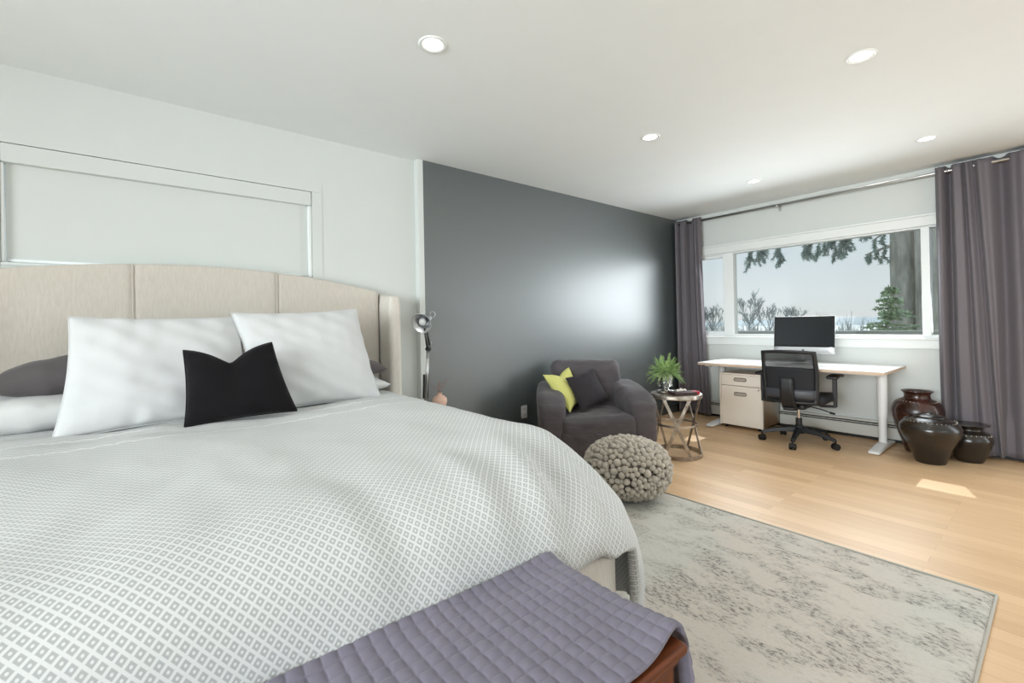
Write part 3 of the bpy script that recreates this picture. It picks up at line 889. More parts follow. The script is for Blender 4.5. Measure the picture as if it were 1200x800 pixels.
# local x right, y back (towards the wall)
def arm_def(sx):
    def d(p):
        # p: x -.105..105, y -.34..34, z 0..1 height
        f = (p.y+.30)/.60
        top = .535+.085*f-.05*max(0, .25-f)/.25
        z = p.z*top/.6
        x = p.x*(1+.14*max(0, (z-.35)/.25))+sx*(.375+.0*f-.05*f*f)
        w = wrk(Vector((x, p.y, z)), 11+sx)
        w.z += .006*math.sin(w.z*60+w.y*25)*math.exp(-((w.y+.30)/.10)**2)*(w.z > .2)
        return Vector((w.x, w.y+.32, w.z+.008))
    return d
for sx in (-1, 1):
    g = rbox(.215, .60, .6, .062, 26, arm_def(sx)); ap(g.build('armrest', M['slip'], ac, smooth=True))
def seat_def(p):
    f = (p.y+.3)/.6
    p = Vector((p.x, p.y+.305, p.z+.035+(.03*f-.022*(abs(p.x)/.28)**2*f)*(p.z > .2)))
    return wrk(p, 20, .010)
ap(rbox(.60, .59, .345, .05, 24, seat_def).build('seat_cushion', M['slip'], ac, smooth=True))
ap(rbox(.62, .60, .26, .03, 12, lambda p: wrk(Vector((p.x, p.y+.315, p.z+.01)), 30, .007)).build('base_skirt', M['slip'], ac, smooth=True))
def back_def(p):
    f = p.z/.78; wx = 1+.0*f
    if f < .55: wx = 1.03
    y = p.y+.565+.07*f-.02*math.cos(p.x*4)
    return wrk(Vector((p.x*wx, y-.045*(1-f)*(p.y < 0), p.z+.02)), 40, .008)
ap(rbox(.635, .20, .785, .075, 22, back_def).build('backrest', M['slip'], ac, smooth=True))
# creases in the slipcover where arm meets back
for sx in (-1, 1):
    for sy in (.06, .62):
        G().lathe([(0, 0), (.02, 0), (.02, .02), (0, .02)], 12, (sx*.36, min(sy, .55), 0)).build('foot', M['black'], ac, auto=30)

AM = Matrix.Translation((2.818, 2.369, 0)) @ Matrix.Rotation(math.atan2(-.616, .788), 4, 'Z')
def L(x, y, z): return tuple(AM @ Vector((x, y, z)))
GC = 'armchair cushions'
pillow('cushion', 'lime yellow cushion leaning on the left arm of the armchair', 'cushion',
       L(-.42, .34, .70), L(-.17, .50, .745), L(-.07, .46, .44), L(-.22, .13, .41), .14, M['yellow'], 31, .05, .004, 26, dent=(.5, .2, .12), seam=1)
pillow('cushion', 'dark charcoal cushion leaning on the backrest of the armchair', 'cushion',
       L(-.225, .32, .67), L(.04, .46, .735), L(.17, .40, .455), L(-.115, .15, .405), .12, M['darkcush'], 32, .05, .004, 26, seam=1)

# ------------------------------------------------------------------ side table
TX, TY = 3.55, 2.135
stb = thing('side_table', 'round hammered metal side table with crossed strap legs beside the armchair', 'side table', (TX, TY, 0), 0)
G().lathe([(0, .5315), (.195, .5315), (.207, .529), (.211, .522), (.211, .498), (.207, .494), (.200, .496), (.198, .515), (0, .517)], 64).build('table_top', M['hammered'], stb, auto=35)
def ring(r, z0, z1, th=.004): return G().lathe([(r, z0), (r, z1), (r-th, z1), (r-th, z0)], 64, close=True)
ring(.205, .002, .034).build('base_ring', M['hammered'], stb, auto=35)
ring(.170, .258, .276).build('middle_ring', M['hammered'], stb, auto=35)
for k in range(3):
    for s in (-1, 1):
        a = 2*PI*k/3+math.radians(212); a0_ = a-s*.60; a1_ = a+s*.60
        pts = [(.196*math.cos(a0_), .196*math.sin(a0_), .006), (.163*math.cos(a), .163*math.sin(a), .268), (.192*math.cos(a1_), .192*math.sin(a1_), .512)]
        g = G(); g.obox(pts[0], pts[1], .026, .006, up=(math.cos(a), math.sin(a), 0)); g.obox(pts[1], pts[2], .026, .006, up=(math.cos(a), math.sin(a), 0))
        g.build('strap_leg', M['hammered'], stb, bevel=.001)
for k in range(12):
    a = 2*PI*k/12+.1
    G().lathe([(0, 0), (.006, 0), (.004, .004), (0, .005)], 10).build('rivet', M['hammered'], stb, True)
    o = COL.objects[-1]; o.location = (.2105*math.cos(a), .2105*math.sin(a), .511); o.rotation_euler = (0, PI/2, a)

# mercury glass vase and fern
VX, VY, VZ = 3.515, 2.215, .5325
vs_ = thing('glass_vase', 'mottled silver glass vase on a disc foot at the back of the side table', 'vase', (VX, VY, VZ))
G().lathe([(0, 0), (.070, 0), (.076, .004), (.076, .012), (.062, .018), (.03, .022), (.026, .03), (0, .03)], 40).build('foot', M['mercury'], vs_, True)
G().lathe([(.026, .03), (.030, .045), (.040, .055), (.046, .07), (.047, .12), (.046, .165), (.050, .175), (.045, .175), (.042, .165), (.042, .07), (0, .06)], 40).build('inner_cup', M['mercury'], vs_, True)
G().lathe([(.060, .045), (.062, .05), (.062, .168), (.060, .168), (.060, .052), (.0, .047)], 40).build('glass_sleeve', M['jarglass'], vs_, True)
fern = thing('fern', 'bright green feathery fern bunch growing out of the silver vase', 'plant', (VX, VY, VZ+.14))
rnd = random.Random(5); gs = G(); gl = G()
for k in range(210):
    az = rnd.uniform(0, 2*PI); el = math.asin(rnd.uniform(.0, .99)); Ln = rnd.uniform(.085, .155)*(1.0+.10*(el > .9))
    droop = rnd.uniform(.02, .06)*(1.4-el)
    pts = []
    for i in range(9):
        t_ = i/8; rr = Ln*t_*math.cos(el)*1.05+.012
        pts.append(Vector((rr*math.cos(az), rr*math.sin(az), .012+Ln*t_*math.sin(el)*1.05+.03*t_-droop*t_*t_*1.6)))
    gs.tube(pts, [.0014]*5+[.001]*4, 4, False)
    for i in range(1, 9):
        for side in (-1, 1):
            for rep in range(2):
                p = pts[i].lerp(pts[i-1], rep*.5); d = (pts[i]-pts[i-1]).normalized()
                sd = d.cross(Vector((0, 0, 1)));
                if sd.length < .1: sd = Vector((1, 0, 0))
                sd.normalize(); ll = .023*(1.15-abs(i/8-.35))*rnd.uniform(.7, 1.2)
                tip = p+(sd*side*.8+d*.75+Vector((rnd.uniform(-.3, .3), rnd.uniform(-.3, .3), rnd.uniform(-.2, .5)))).normalized()*ll
                w = d*.0027; mid = p.lerp(tip, .5)+Vector((0, 0, .0015)); o_ = len(gl.v)
                gl.v += [tuple(p), tuple(mid+w), tuple(tip), tuple(mid-w)]; gl.f.append((o_, o_+1, o_+2, o_+3))
gs.build('stem', M['fernstem'], fern, True); gl.build('fronds', M['fern'], fern)

# books, box and shells on table
bkx, bky = 3.50, 2.045
bk = thing('book', 'dark hardback book with red end lying flat on the metal side table', 'book', (bkx, bky, .5325), -.55)
G().box(-.095, .095, -.062, .062, 0, .004).build('cover', M['book_dark'], bk, bevel=.001)
G().box(-.092, .090, -.059, .060, .004, .019).build('pages', M['paper'], bk)
g = G(); g.box(-.095, .095, -.062, .062, .019, .023); g.box(-.097, .095, -.063, -.060, 0, .023); g.box(-.097, -.094, -.062, .062, 0, .023); g.build('cover', M['book_dark'], bk, bevel=.001)
rb_ = thing('small_box', 'small flat red box at the right end of the dark book', 'box', (3.592, 1.985, .5325), -.55)
G().box(-.024, .024, -.036, .036, 0, .018).build('box_body', M['red'], rb_, bevel=.002)
G().box(-.025, .025, -.037, .037, .018, .025).build('lid', M['red'], rb_, bevel=.002)
for k, (dx, dy, s_) in enumerate(((-.01, .0, 1), (.028, -.012, .8), (-.036, .012, .75))):
    g = G()
    pr = [(.0, 0), (.016, .002), (.022, .010), (.019, .018), (.012, .024), (.004, .028), (0, .029)]
    for i, (r, z) in enumerate(pr): pass
    g.lathe([(r*s_, z*s_) for r, z in pr], 18)
    g.v = [(x*(1+.18*math.cos(6*math.atan2(y, x))), y*(.85+.12*math.cos(5*math.atan2(y, x))), z) for x, y, z in g.v]
    o = g.build('seashell', M['shell'], smooth=True); o.location = (bkx+dx, bky+dy+.01, .5555)
    tag(o, ('white seashell in the middle of the dark book', 'small white seashell on the book, towards the red box', 'small white seashell on the book, towards the vase')[k], 'shell', 'shells on the book')

# ------------------------------------------------------------------ nightstand, lamp, bud vase
ns = thing('nightstand', 'low white nightstand between the bed and the dark wall corner', 'nightstand', (1.60, 2.86, 0))
G().box(-.175, .17, -.235, .235, .505, .53).build('top', M['nightstand'], ns, bevel=.004)
G().box(-.16, .155, -.215, .225, .12, .505).build('body', M['nightstand'], ns, bevel=.003)
for z in (.14, .325):
    d = G().box(-.155, .15, -.235, -.216, z, z+.17).build('drawer', M['nightstand'], ns, bevel=.003)
    q = G().lathe([(0, 0), (.009, 0), (.012, .014), (0, .018)], 12).build('knob', M['steel'], d, True); q.rotation_euler.x = PI/2; q.location = (0, -.235, z+.085)
for x in (-.14, .135):
    for y in (-.19, .2): G().lathe([(0, 0), (.012, 0), (.018, .12), (0, .12)], 12, (x, y, 0)).build('leg', M['nightstand'], ns, auto=30)

lx, ly = 1.60, 2.99
lp = thing('desk_lamp', 'silver and black jointed desk lamp on the nightstand beside the headboard', 'lamp', (lx, ly, .53))
G().lathe([(0, 0), (.055, 0), (.058, .006), (.055, .014), (.02, .018), (.012, .022), (.012, .05), (0, .05)], 32).build('base', M['steel'], lp, True)
j0 = (.0, 0, .05); j1 = (.010, 0, .40); j2 = (.0, -.01, .56)
g = G()
for dy in (-.012, .012):
    g.tube([(j0[0], dy, .07), (j1[0]+.016, dy, .44)], .006, 8)
g.build('lower_arm', M['steel'], lp, True)
g = G()
for dx in (-.017, .013): g.tube([(dx, 0, .085), (dx+.008, 0, .26)], .008, 10)
g.build('lower_spring', M['black'], lp, True)
g = G(); g.tube([(.030, 0, .45), (-.012, -.012, .645)], .0045, 8); g.tube([(.042, 0, .46), (.004, -.012, .64)], .0045, 8); g.build('upper_arm', M['steel'], lp, True)
g = G(); g.tube([(.034, -.012, .475), (.006, -.02, .60)], .0065, 10); g.tube([(.012, -.012, .455), (-.012, -.02, .60)], .0055, 10); g.build('upper_spring', M['black'], lp, True)
g = G(); g.tube([(.028, -.022, .445), (.028, .022, .445)], .014, 14); g.build('elbow_joint', M['black'], lp, auto=40)
g = G(); g.tube([(.05, -.004, .47), (.055, -.004, .49), (.045, -.004, .505)], .003, 6); g.build('wing_nut', M['steel'], lp, True)
# shade: cone with bulb, mouth towards the camera and slightly down-left
sh = bpy.data.objects.new('lamp_shade_pivot', None)
dirv = Vector((-.78, -.50, -.42)).normalized()
R_ = dirv.to_track_quat('Z', 'Y').to_matrix().to_4x4()
base = Vector((.020, .0, .672))
Ms = Matrix.Translation(base) @ R_
def trg(g): g.v = [tuple(Ms @ Vector(v)) for v in g.v]; return g
trg(G().lathe([(.018, -.035), (.030, -.028), (.034, .0), (.036, .012), (.055, .045), (.076, .085), (.079, .088), (.076, .0885), (.052, .045), (.030, .010), (0, .006)], 40)).build('lamp_shade', M['alu'], lp, True)
g = G()
g.lathe([(0, -.055), (.012, -.053), (.016, -.04), (.019, -.034), (0, -.03)], 20)
trg(g).build('shade_cap', M['steel'], lp, True)
trg(G().lathe([(0, .008), (.013, .01), (.014, .03), (.028, .05), (.030, .065), (.022, .080), (0, .088)], 24)).build('bulb', M['outlet'], lp, True)
pts = [base+Vector((.05+.022*math.cos(a), 0, .03+.022*math.sin(a))) for a in [2*PI*k/18 for k in range(19)]]
G().tube(pts, .003, 6, False).build('handle_ring', M['steel'], lp, True)
g = G(); g.tube([(-.006, -.012, .64), tuple(base+Vector((.0, 0, -.01)))], .008, 10); g.build('shade_joint', M['steel'], lp, True)

vx, vy = 1.715, 2.985
bv = thing('bud_vase', 'small round peach ceramic bud vase on the nightstand', 'vase', (vx, vy, .53))
G().lathe([(0, 0), (.026, 0), (.046, .018), (.056, .045), (.052, .072), (.034, .09), (.017, .096), (.018, .108), (.021, .112), (.016, .112), (.014, .098), (0, .09)], 36).build('body', M['peach'], bv, True)
tw = thing('dried_flower_sprig', 'thin dried brown flower sprigs standing in the peach bud vase', 'dried flowers', (vx, vy, .62))
rnd = random.Random(11); g = G(); gb = G()
for k in range(6):
    az = rnd.uniform(0, 2*PI); ln = rnd.uniform(.07, .12); sp_ = rnd.uniform(.3, .9)
    pts = [Vector((0, 0, 0)), Vector((.25*ln*sp_*math.cos(az), .25*ln*sp_*math.sin(az), ln*.5)), Vector((ln*sp_*.75*math.cos(az), ln*sp_*.75*math.sin(az), ln))]
    g.tube(pts, .0011, 5)
    for j in range(5):
        p = pts[1].lerp(pts[2], j/4)+Vector((rnd.uniform(-.01, .01), rnd.uniform(-.01, .01), rnd.uniform(-.006, .008)))
        g.tube([pts[1].lerp(pts[2], j/4), p], .0008, 4)
        g.lathe([(0, -.004), (.0035, -.001), (.0035, .002), (0, .005)], 7, tuple(p))
g.build('budded_twigs', M['bud'], tw, True)

# ------------------------------------------------------------------ desk
dk = thing('standing_desk', 'long white adjustable standing desk under the picture window', 'desk', (4.92, 1.70, 0))
DXa, DXb, DYa, DYb, DZ = 4.545-4.92, 5.30-4.92, .915-1.70, 2.475-1.70, .71
G().box(DXa, DXb, DYa, DYb, DZ-.006, DZ).build('desktop', M['desk'], dk, bevel=.002)
G().box(DXa+.001, DXb-.001, DYa+.001, DYb-.001, DZ-.026, DZ-.006).build('edge_band', M['deskedge'], dk, bevel=.002)
g = G(); g.box(-.06, .0, DYa+.1, DYb-.1, DZ-.066, DZ-.027); g.box(.14, .20, DYa+.1, DYb-.1, DZ-.066, DZ-.027)
g.build('cross_beam', M['desksteel'], dk, bevel=.003)
for yy in (1.03-1.70, 2.445-1.70):
    lg = G().tube([(.10, yy, .02), (.10, yy, .28)], .031, 24).build('leg', M['desksteel'], dk, auto=40)
    G().tube([(.10, yy, .27), (.10, yy, DZ-.06)], .038, 24).build('outer_sleeve', M['desksteel'], lg, auto=40)
    G().box(-.22, .30, yy-.035, yy+.035, DZ-.05, DZ-.027).build('top_bracket', M['desksteel'], lg, bevel=.003)
    def fd(p):
        p.z *= (1-.45*min(1, abs(p.y)/.28)); return Vector((p.y+.062, p.x+yy, p.z+.003))
    f_ = rbox(.085, .575, .05, .02, 14, fd).build('foot', M['desksteel'], dk, smooth=True); weld(f_)

# cabinet
cb = thing('filing_cabinet', 'cream two drawer filing cabinet under the left end of the desk', 'filing cabinet', (4.845, 2.172, 0))
cw, cd, chh = .435, .43, .585
g = G(); g.box(.018, cd, -cw/2, -cw/2+.016, .03, chh); g.box(.018, cd, cw/2-.016, cw/2, .03, chh)
g.box(.0, cd, -cw/2, cw/2, chh-.016, chh); g.box(.018, cd, -cw/2, cw/2, .03, .045); g.box(cd-.012, cd, -cw/2, cw/2, .03, chh)
g.build('body', M['cabinet'], cb, bevel=.002)
def drawer(z0, z1):
    d = G().box(.0, .018, -cw/2+.018, cw/2-.018, z0, z1).build('drawer', M['cabinet'], cb, bevel=.002)
    return d
def handle(d, z):
    g = G(); n = 24; pts = []
    hw, hh = .062, .017
    for k in range(n+1):
        a = 2*PI*k/n; x_ = math.cos(a); y_ = math.sin(a)
        yy = (hw-hh)*(1 if x_ > 0.01 else -1 if x_ < -.01 else 0)+hh*x_
        pts.append((-.004, yy, z+hh*y_))
    g.tube(pts, .0035, 8, False)
    g.build('handle', mat('brass_grey_handle', (112, 100, 90), .4, .7), d, True)
    G().box(-.0005, .002, -hw+.005, hw-.005, z-hh+.005, z+hh-.005).build('recess', mat('handle_recess', (190, 178, 164), .5), d, bevel=.0)
d1 = drawer(.455, .567); handle(d1, .520)
d2 = drawer(.035, .450); handle(d2, .368)
G().box(-.001, .019, -cw/2, -cw/2+.016, .03, chh-.017).build('side_panel', M['cabinet'], cb); G().box(-.001, .019, cw/2-.016, cw/2, .03, chh-.017).build('side_panel', M['cabinet'], cb)
o = G().lathe([(0, 0), (.008, 0), (.008, .004), (0, .004)], 14).build('lock', M['steel'], d2, auto=40); o.rotation_euler.y = -PI/2; o.location = (0, -cw/2+.035, .425)
for x in (.04, cd-.05):
    for y in (-cw/2+.05, cw/2-.05):
        o = G().tube([(x, y-.01, .017), (x, y+.01, .017)], .017, 16).build('caster', M['black'], cb, auto=40)

# computer
mo = thing('desktop_computer', 'silver all in one desktop computer with dark blank screen on the desk', 'computer', (5.07, 1.645, DZ), .03)
g = rbox(.008, .528, .365, .0035, 8); g.v = [(x-.03+z*.10, y, z+.098) for x, y, z in g.v]
weld(g.build('housing', M['alu'], mo, smooth=True))
def scr(g, x, zlo, zhi, hy):
    g.v += [(x-.0345+z*.10, y, z+.098) for z in (zlo, zhi) for y in (-hy, hy)]
    o_ = len(g.v)-4; g.f.append((o_, o_+1, o_+3, o_+2)); return g
scr(G(), -.0008, .062, .362, .262).build('bezel', M['bezel'], mo, solid=.001)
scr(G(), -.0016, .077, .348, .247).build('screen', M['screen'], mo, solid=.0008)
g = G(); n = 10; rows = []
for i in range(n+1):
    a = i/n; z = .22*(1-a)+.004*a; x = .02+.055*math.sin(a*PI*.55)
    if i == n: z = .003
    rows.append([(x, -.09, z), (x, .09, z)])
rows.append([(-.08, -.09, .003), (-.08, .09, .003)])
G().quad_grid(rows).build('stand', M['alu'], mo, smooth=True, solid=.005)
# round mark on the chin
o = G().lathe([(0, 0), (.011, 0), (.011, .001), (0, .001)], 20).build('chin_mark', mat('chin_mark_grey', (70, 70, 74), .3), mo); o.rotation_euler.y = -PI/2; o.location = (-.0335, 0, .128)

# ------------------------------------------------------------------ office chair
HX, HY = 4.70, 1.58
oc = thing('office_chair', 'black mesh back swivel office chair pushed up to the white desk', 'office chair', (HX, HY, 0), .06)
for k in range(5):
    a = math.radians(117+72*k)-.06; ca, sa = math.cos(a), math.sin(a)
    g = G(); sx = []
    for i in range(9):
        t_ = i/8; r = .03+.27*t_; z = .125-.045*t_+.012*math.sin(t_*PI); w = .029-.011*t_; h = .022-.008*t_
        c_ = Vector((r*ca, r*sa, z)); sd = Vector((-sa, ca, 0))
        sx.append([c_+sd*w-Vector((0, 0, h)), c_+sd*w*.7+Vector((0, 0, h)), c_-sd*w*.7+Vector((0, 0, h)), c_-sd*w-Vector((0, 0, h))])
    g.quad_grid(sx, closed_v=True); g.f.append((0, 1, 2, 3)); n_ = len(g.v); g.f.append((n_-1, n_-2, n_-3, n_-4))
    lgo = g.build('base_leg', M['blackplastic'], oc, bevel=.004)
    g = G(); cx_, cy_ = .302*ca, .302*sa; fa = a+.5+k; fx, fy = math.cos(fa), math.sin(fa)
    for s in (-1, 1):
        g.tube([(cx_+fx*.008*s, cy_+fy*.008*s, .028), (cx_+fx*.024*s, cy_+fy*.024*s, .028)], .028, 20)
    g.tube([(cx_, cy_, .03), (cx_, cy_, .085)], .008, 10); g.tube([(cx_-fx*.01, cy_-fy*.01, .034), (cx_+fx*.01, cy_+fy*.01, .034)], .022, 16)
    g.build('caster', M['black'], lgo, auto=40)
G().lathe([(0, .09), (.04, .09), (.042, .13), (.034, .16), (.026, .17), (.026, .23), (0, .23)], 24).build('hub', M['blackplastic'], oc, auto=35)
G().tube([(0, 0, .22), (0, 0, .33)], .014, 20).build('gas_column', M['chrome'], oc, auto=40)
g = rbox(.24, .17, .05, .015, 8); g.v = [(x-.01, y, z+.325) for x, y, z in g.v]; weld(g.build('tilt_mechanism', M['blackplastic'], oc, smooth=True))
g = G(); g.tube([(.02, -.07, .345), (.03, -.17, .325), (.035, -.25, .30)], .005, 8); g.tube([(.033, -.235, .303), (.036, -.275, .295)], .009, 10); g.build('lever', M['blackplastic'], oc, True)
def seatf(p):
    return Vector((p.x+.045, p.y, p.z+.375-.02*(max(0, (p.x-.1)/.13))**2+.012*(abs(p.y)/.25)**2))
weld(rbox(.48, .50, .085, .038, 16, seatf).build('seat', M['mesh_black'], oc, smooth=True))
# backrest frame: surface curved in plan, local x<0 is the back
def bpos(v, w, out=0):     # v: -1..1 across, w: 0..1 up
    half = .225+.0*w-.02*abs(w-.55)
    return Vector((-.275-.055*w+.05*v*v*(.9)+.035*math.sin(PI*w)*-1*(-1)*.6-out, v*half, .40+.465*w+.012*(1-v*v)*w))
outl = []
K = 16
def corner_path(m_):
    pts = []
    for i in range(K+1): pts.append((-m_+2*m_*i/K, 0))
    for i in range(1, K+1): pts.append((m_, i/K))
    for i in range(1, K+1): pts.append((m_-2*m_*i/K, 1))
    for i in range(1, K): pts.append((-m_, 1-i/K))
    return pts
rows = []
for (v, w) in corner_path(1):
    p = bpos(v, w); vin, win = v*.86, .07+(w)*.86 if True else w
    win = .055+.885*w
    q_ = bpos(vin, win)
    n_ = Vector((-1, 0, 0))
    rows.append([p+n_*.008, p.lerp(q_, .5)+n_*.014, q_+n_*.008, q_-n_*.008, p-n_*.008])
G().quad_grid(rows, closed_u=True, closed_v=True).build('back_frame', M['blackplastic'], oc, smooth=True)
P = [[bpos(-.87+1.74*i/14, .06+.60*j/12) for j in range(13)] for i in range(15)]
G().quad_grid(P).build('lower_back_pad', M['mesh_black'], oc, smooth=True, solid=.012)
P = [[bpos(-.87+1.74*i/14, .66+.28*j/6) for j in range(7)] for i in range(15)]
G().quad_grid(P).build('mesh_panel', M['net'], oc, smooth=True, solid=.0015)
# lumbar band
P = [[bpos(-.93+1.86*i/16, .10+.17*j/4, .016+.006*math.sin(PI*j/4)) for j in range(5)] for i in range(17)]
G().quad_grid(P).build('lumbar_band', mat('chair_grey_plastic', (62, 64, 70), .45), oc, smooth=True, solid=.008)
g = rbox(.045, .115, .30, .018, 10)
g.v = [(-.335+x+.10*max(0, (.22-z)/.22)**2*1.0, y*(1-.1*z/.3), .335+z) for x, y, z in g.v]
weld(g.build('back_bracket', M['blackplastic'], oc, smooth=True))
g = rbox(.28, .09, .035, .014, 8); g.v = [(-.16+x, y, .335+z) for x, y, z in g.v]; weld(g.build('support_arm', M['blackplastic'], oc, smooth=True))
for s in (-1, 1):
    g = G(); g.obox((-.03, s*.18, .365), (-.03, s*.30, .372), .06, .016); g.obox((-.03, s*.292, .368), (-.03, s*.292, .60), .022, .045, up=(1, 0, 0)); ar = g.build('armrest', M['blackplastic'], oc, bevel=.005)
    g = rbox(.25, .09, .028, .0135, 12); g.v = [(x-.0, y+s*.288, z+.625-.008*(abs(x)/.12)**2) for x, y, z in g.v]
    weld(g.build('arm_pad', M['blackplastic'], ar, smooth=True))
    G().obox((-.03, s*.290, .46), (-.03, s*.290, .632), .027, .055, up=(1, 0, 0)).build('arm_sleeve', M['blackplastic'], ar, bevel=.004)

# ------------------------------------------------------------------ clay jars
def smoothprof(keys, n=8):
    out = []
    for i in range(len(keys)-1):
        p0 = keys[max(i-1, 0)]; p1 = keys[i]; p2 = keys[i+1]; p3 = keys[min(i+2, len(keys)-1)]
        for k in range(n):
            t_ = k/n
            f = lambda a, b, c_, d: .5*((2*b)+(-a+c_)*t_+(2*a-5*b+4*c_-d)*t_*t_+(-a+3*b-3*c_+d)*t_**3)
            out.append((max(0, f(p0[0], p1[0], p2[0], p3[0])), f(p0[1], p1[1], p2[1], p3[1])))
    out.append(keys[-1]); return out
def dotring(r, z, n, parent, sl=.0035):
    g = G()
    for k in range(n):
        a = 2*PI*k/n; zz = z+.004*math.sin(3*a)
        g.lathe([(0, -sl), (sl*.7, -sl*.7), (sl, 0), (sl*.7, sl*.7), (0, sl)], 8, (r*math.cos(a), r*math.sin(a), zz))
    o = g.build('dotted_band', M['dots'], parent, True); return o
j = thing('clay_jar', 'tallest brown glazed clay jar with open flared rim, behind the other two', 'jar', (5.10, .812, 0), group='glazed clay jars')
pr = smoothprof([(.08, 0), (.088, .01), (.105, .08), (.145, .20), (.170, .30), (.173, .36), (.150, .418), (.110, .445), (.092, .455), (.086, .472), (.088, .492), (.104, .512)], 6)+[(.108, .517), (.103, .518), (.086, .50), (.078, .475), (.084, .45)]
G().lathe([(0, 0)]+pr, 56).build('jar_body', M['jar_brown'], j, True)
dotring(.134, .432, 34, j, .003)
j = thing('clay_jar', 'large black lidded clay jar standing in front of the brown one', 'jar', (4.79, .69, 0), .4, group='glazed clay jars')
pr = smoothprof([(.090, 0), (.096, .012), (.130, .11), (.168, .195), (.187, .25), (.184, .29), (.152, .33), (.105, .352), (.08, .356)], 7)
G().lathe([(0, 0)]+pr+[(0, .35)], 56).build('jar_body', M['jar_black'], j, True)
G().lathe([(.096, .354), (.099, .358), (.096, .363), (.07, .372), (.04, .380), (.018, .384), (.012, .392), (.014, .398), (.0, .401)], 40).build('lid', M['jar_black'], j, True)
dotring(.156, .328, 36, j, .003)
j = thing('clay_jar', 'smallest black clay jar with wide flat rim, beside the right curtain', 'jar', (5.045, .498, 0), 1.1, group='glazed clay jars')
pr = smoothprof([(.078, 0), (.084, .01), (.110, .08), (.133, .15), (.136, .185), (.118, .222), (.090, .238), (.078, .25), (.081, .268), (.104, .283), (.118, .288)], 6)+[(.120, .292), (.114, .294), (.06, .288), (0, .284)]
G().lathe([(0, 0)]+pr, 48).build('jar_body', M['jar_black'], j, True)
dotring(.125, .217, 28, j, .003)

# ------------------------------------------------------------------ outside
GZ = -3.2
st('ground', G().box(6, 400, -150, 260, GZ-.5, GZ), M['ground'])
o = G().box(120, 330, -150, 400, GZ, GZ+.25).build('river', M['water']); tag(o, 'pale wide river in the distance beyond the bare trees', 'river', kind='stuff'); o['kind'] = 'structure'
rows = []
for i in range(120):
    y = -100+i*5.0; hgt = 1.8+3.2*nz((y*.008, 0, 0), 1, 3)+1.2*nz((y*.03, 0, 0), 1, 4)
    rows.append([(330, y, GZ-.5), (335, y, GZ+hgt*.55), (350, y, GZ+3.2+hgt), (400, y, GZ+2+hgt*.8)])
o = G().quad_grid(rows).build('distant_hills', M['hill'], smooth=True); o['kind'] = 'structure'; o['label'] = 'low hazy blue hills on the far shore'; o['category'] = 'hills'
# parapet / neighbouring roof edge outside the window
pa = thing('garden_parapet', 'low weathered grey parapet running just outside the picture window', 'parapet', (7.5, 2.5, GZ))
G().box(-.08, .08, -6, 6, 0, 4.12).build('wall_face', M['parapet'], pa)
G().box(-.14, .14, -6, 6, 4.12, 4.175).build('coping', M['parapet'], pa, bevel=.01)
st('added_sun_eave', G().box(XW+.15, XW+1.28, YR-.3, YW+.6, 2.36, 2.46), M['added_eave'])  # unseen roof overhang, added and sized to trim the sun patch

def taper_tree(g, p, d, ln, r, depth, rnd, spread=.55, minr=.01, up=.12):
    """recursive bare branches into g"""
    n = 4; pts = [p]; dd = d.normalized()
    for i in range(n):
        dd = (dd+Vector((rnd.uniform(-.14, .14), rnd.uniform(-.14, .14), rnd.uniform(-.03, .1)))).normalized()
        pts.append(pts[-1]+dd*(ln/n))
    g.tube(pts, [r*(1-.45*i/n) for i in range(n+1)], 5 if r > .05 else 3, False)
    if depth <= 0: return
    k = 3 if depth > 1 else 5
    for i in range(k):
        t_ = rnd.uniform(.35, 1) if i else 1
        idx = min(n, max(1, int(round(t_*n)))); q = pts[idx]
        a = rnd.uniform(0, 2*PI); s = spread*rnd.uniform(.6, 1.2)
        nd_ = (dd+Vector((math.cos(a)*s, math.sin(a)*s, up+rnd.uniform(-.1, .25)))).normalized()
        taper_tree(g, q, nd_, ln*rnd.uniform(.6, .82), max(minr, r*.55), depth-1, rnd, spread, minr, up)
def bare_tree(x, y, h, seed, label, depth=5, mul=1):
    e = thing('bare_tree', label, 'tree', (x, y, GZ), group='leafless trees beyond the parapet')
    rnd = random.Random(seed); g = G(); tr = G()
    r0 = h*.016*mul
    tr.tube([(0, 0, 0), (.02*h, 0, h*.22), (.01*h, 0, h*.46)], [r0, r0*.8, r0*.7], 8)
    for i in range(5):
        a = 2*PI*i/5+rnd.uniform(-.4, .4)
        taper_tree(g, Vector((.012*h, 0, h*rnd.uniform(.36, .46))), Vector((math.cos(a)*.65, math.sin(a)*.65, 1)), h*.185, r0*.5, depth-1, rnd, .5, h*.0021*mul)
    tr.build('trunk', M['bare_hazed'], e, True); g.build('branches', M['bare_hazed'], e)
    return e
bt = [(62, 26.5, 8.7, 1, 'tallest bare tree left of the computer, with a wide round crown'),
      (62, 24.0, 6.9, 2, 'medium bare tree between the tallest bare tree and the computer'),
      (66, 33.5, 7.3, 3, 'bare tree seen in the narrow left pane, right of its neighbour'),
      (70, 37.5, 7.4, 4, 'bare tree seen in the narrow left pane beside the curtain'),
      (66, 22.6, 6.6, 5, 'smaller round bare tree behind the left edge of the computer'),
      (68, 28.8, 6.4, 6, 'small bare tree next to the window mullion at the left')]
for a in bt: bare_tree(*a)
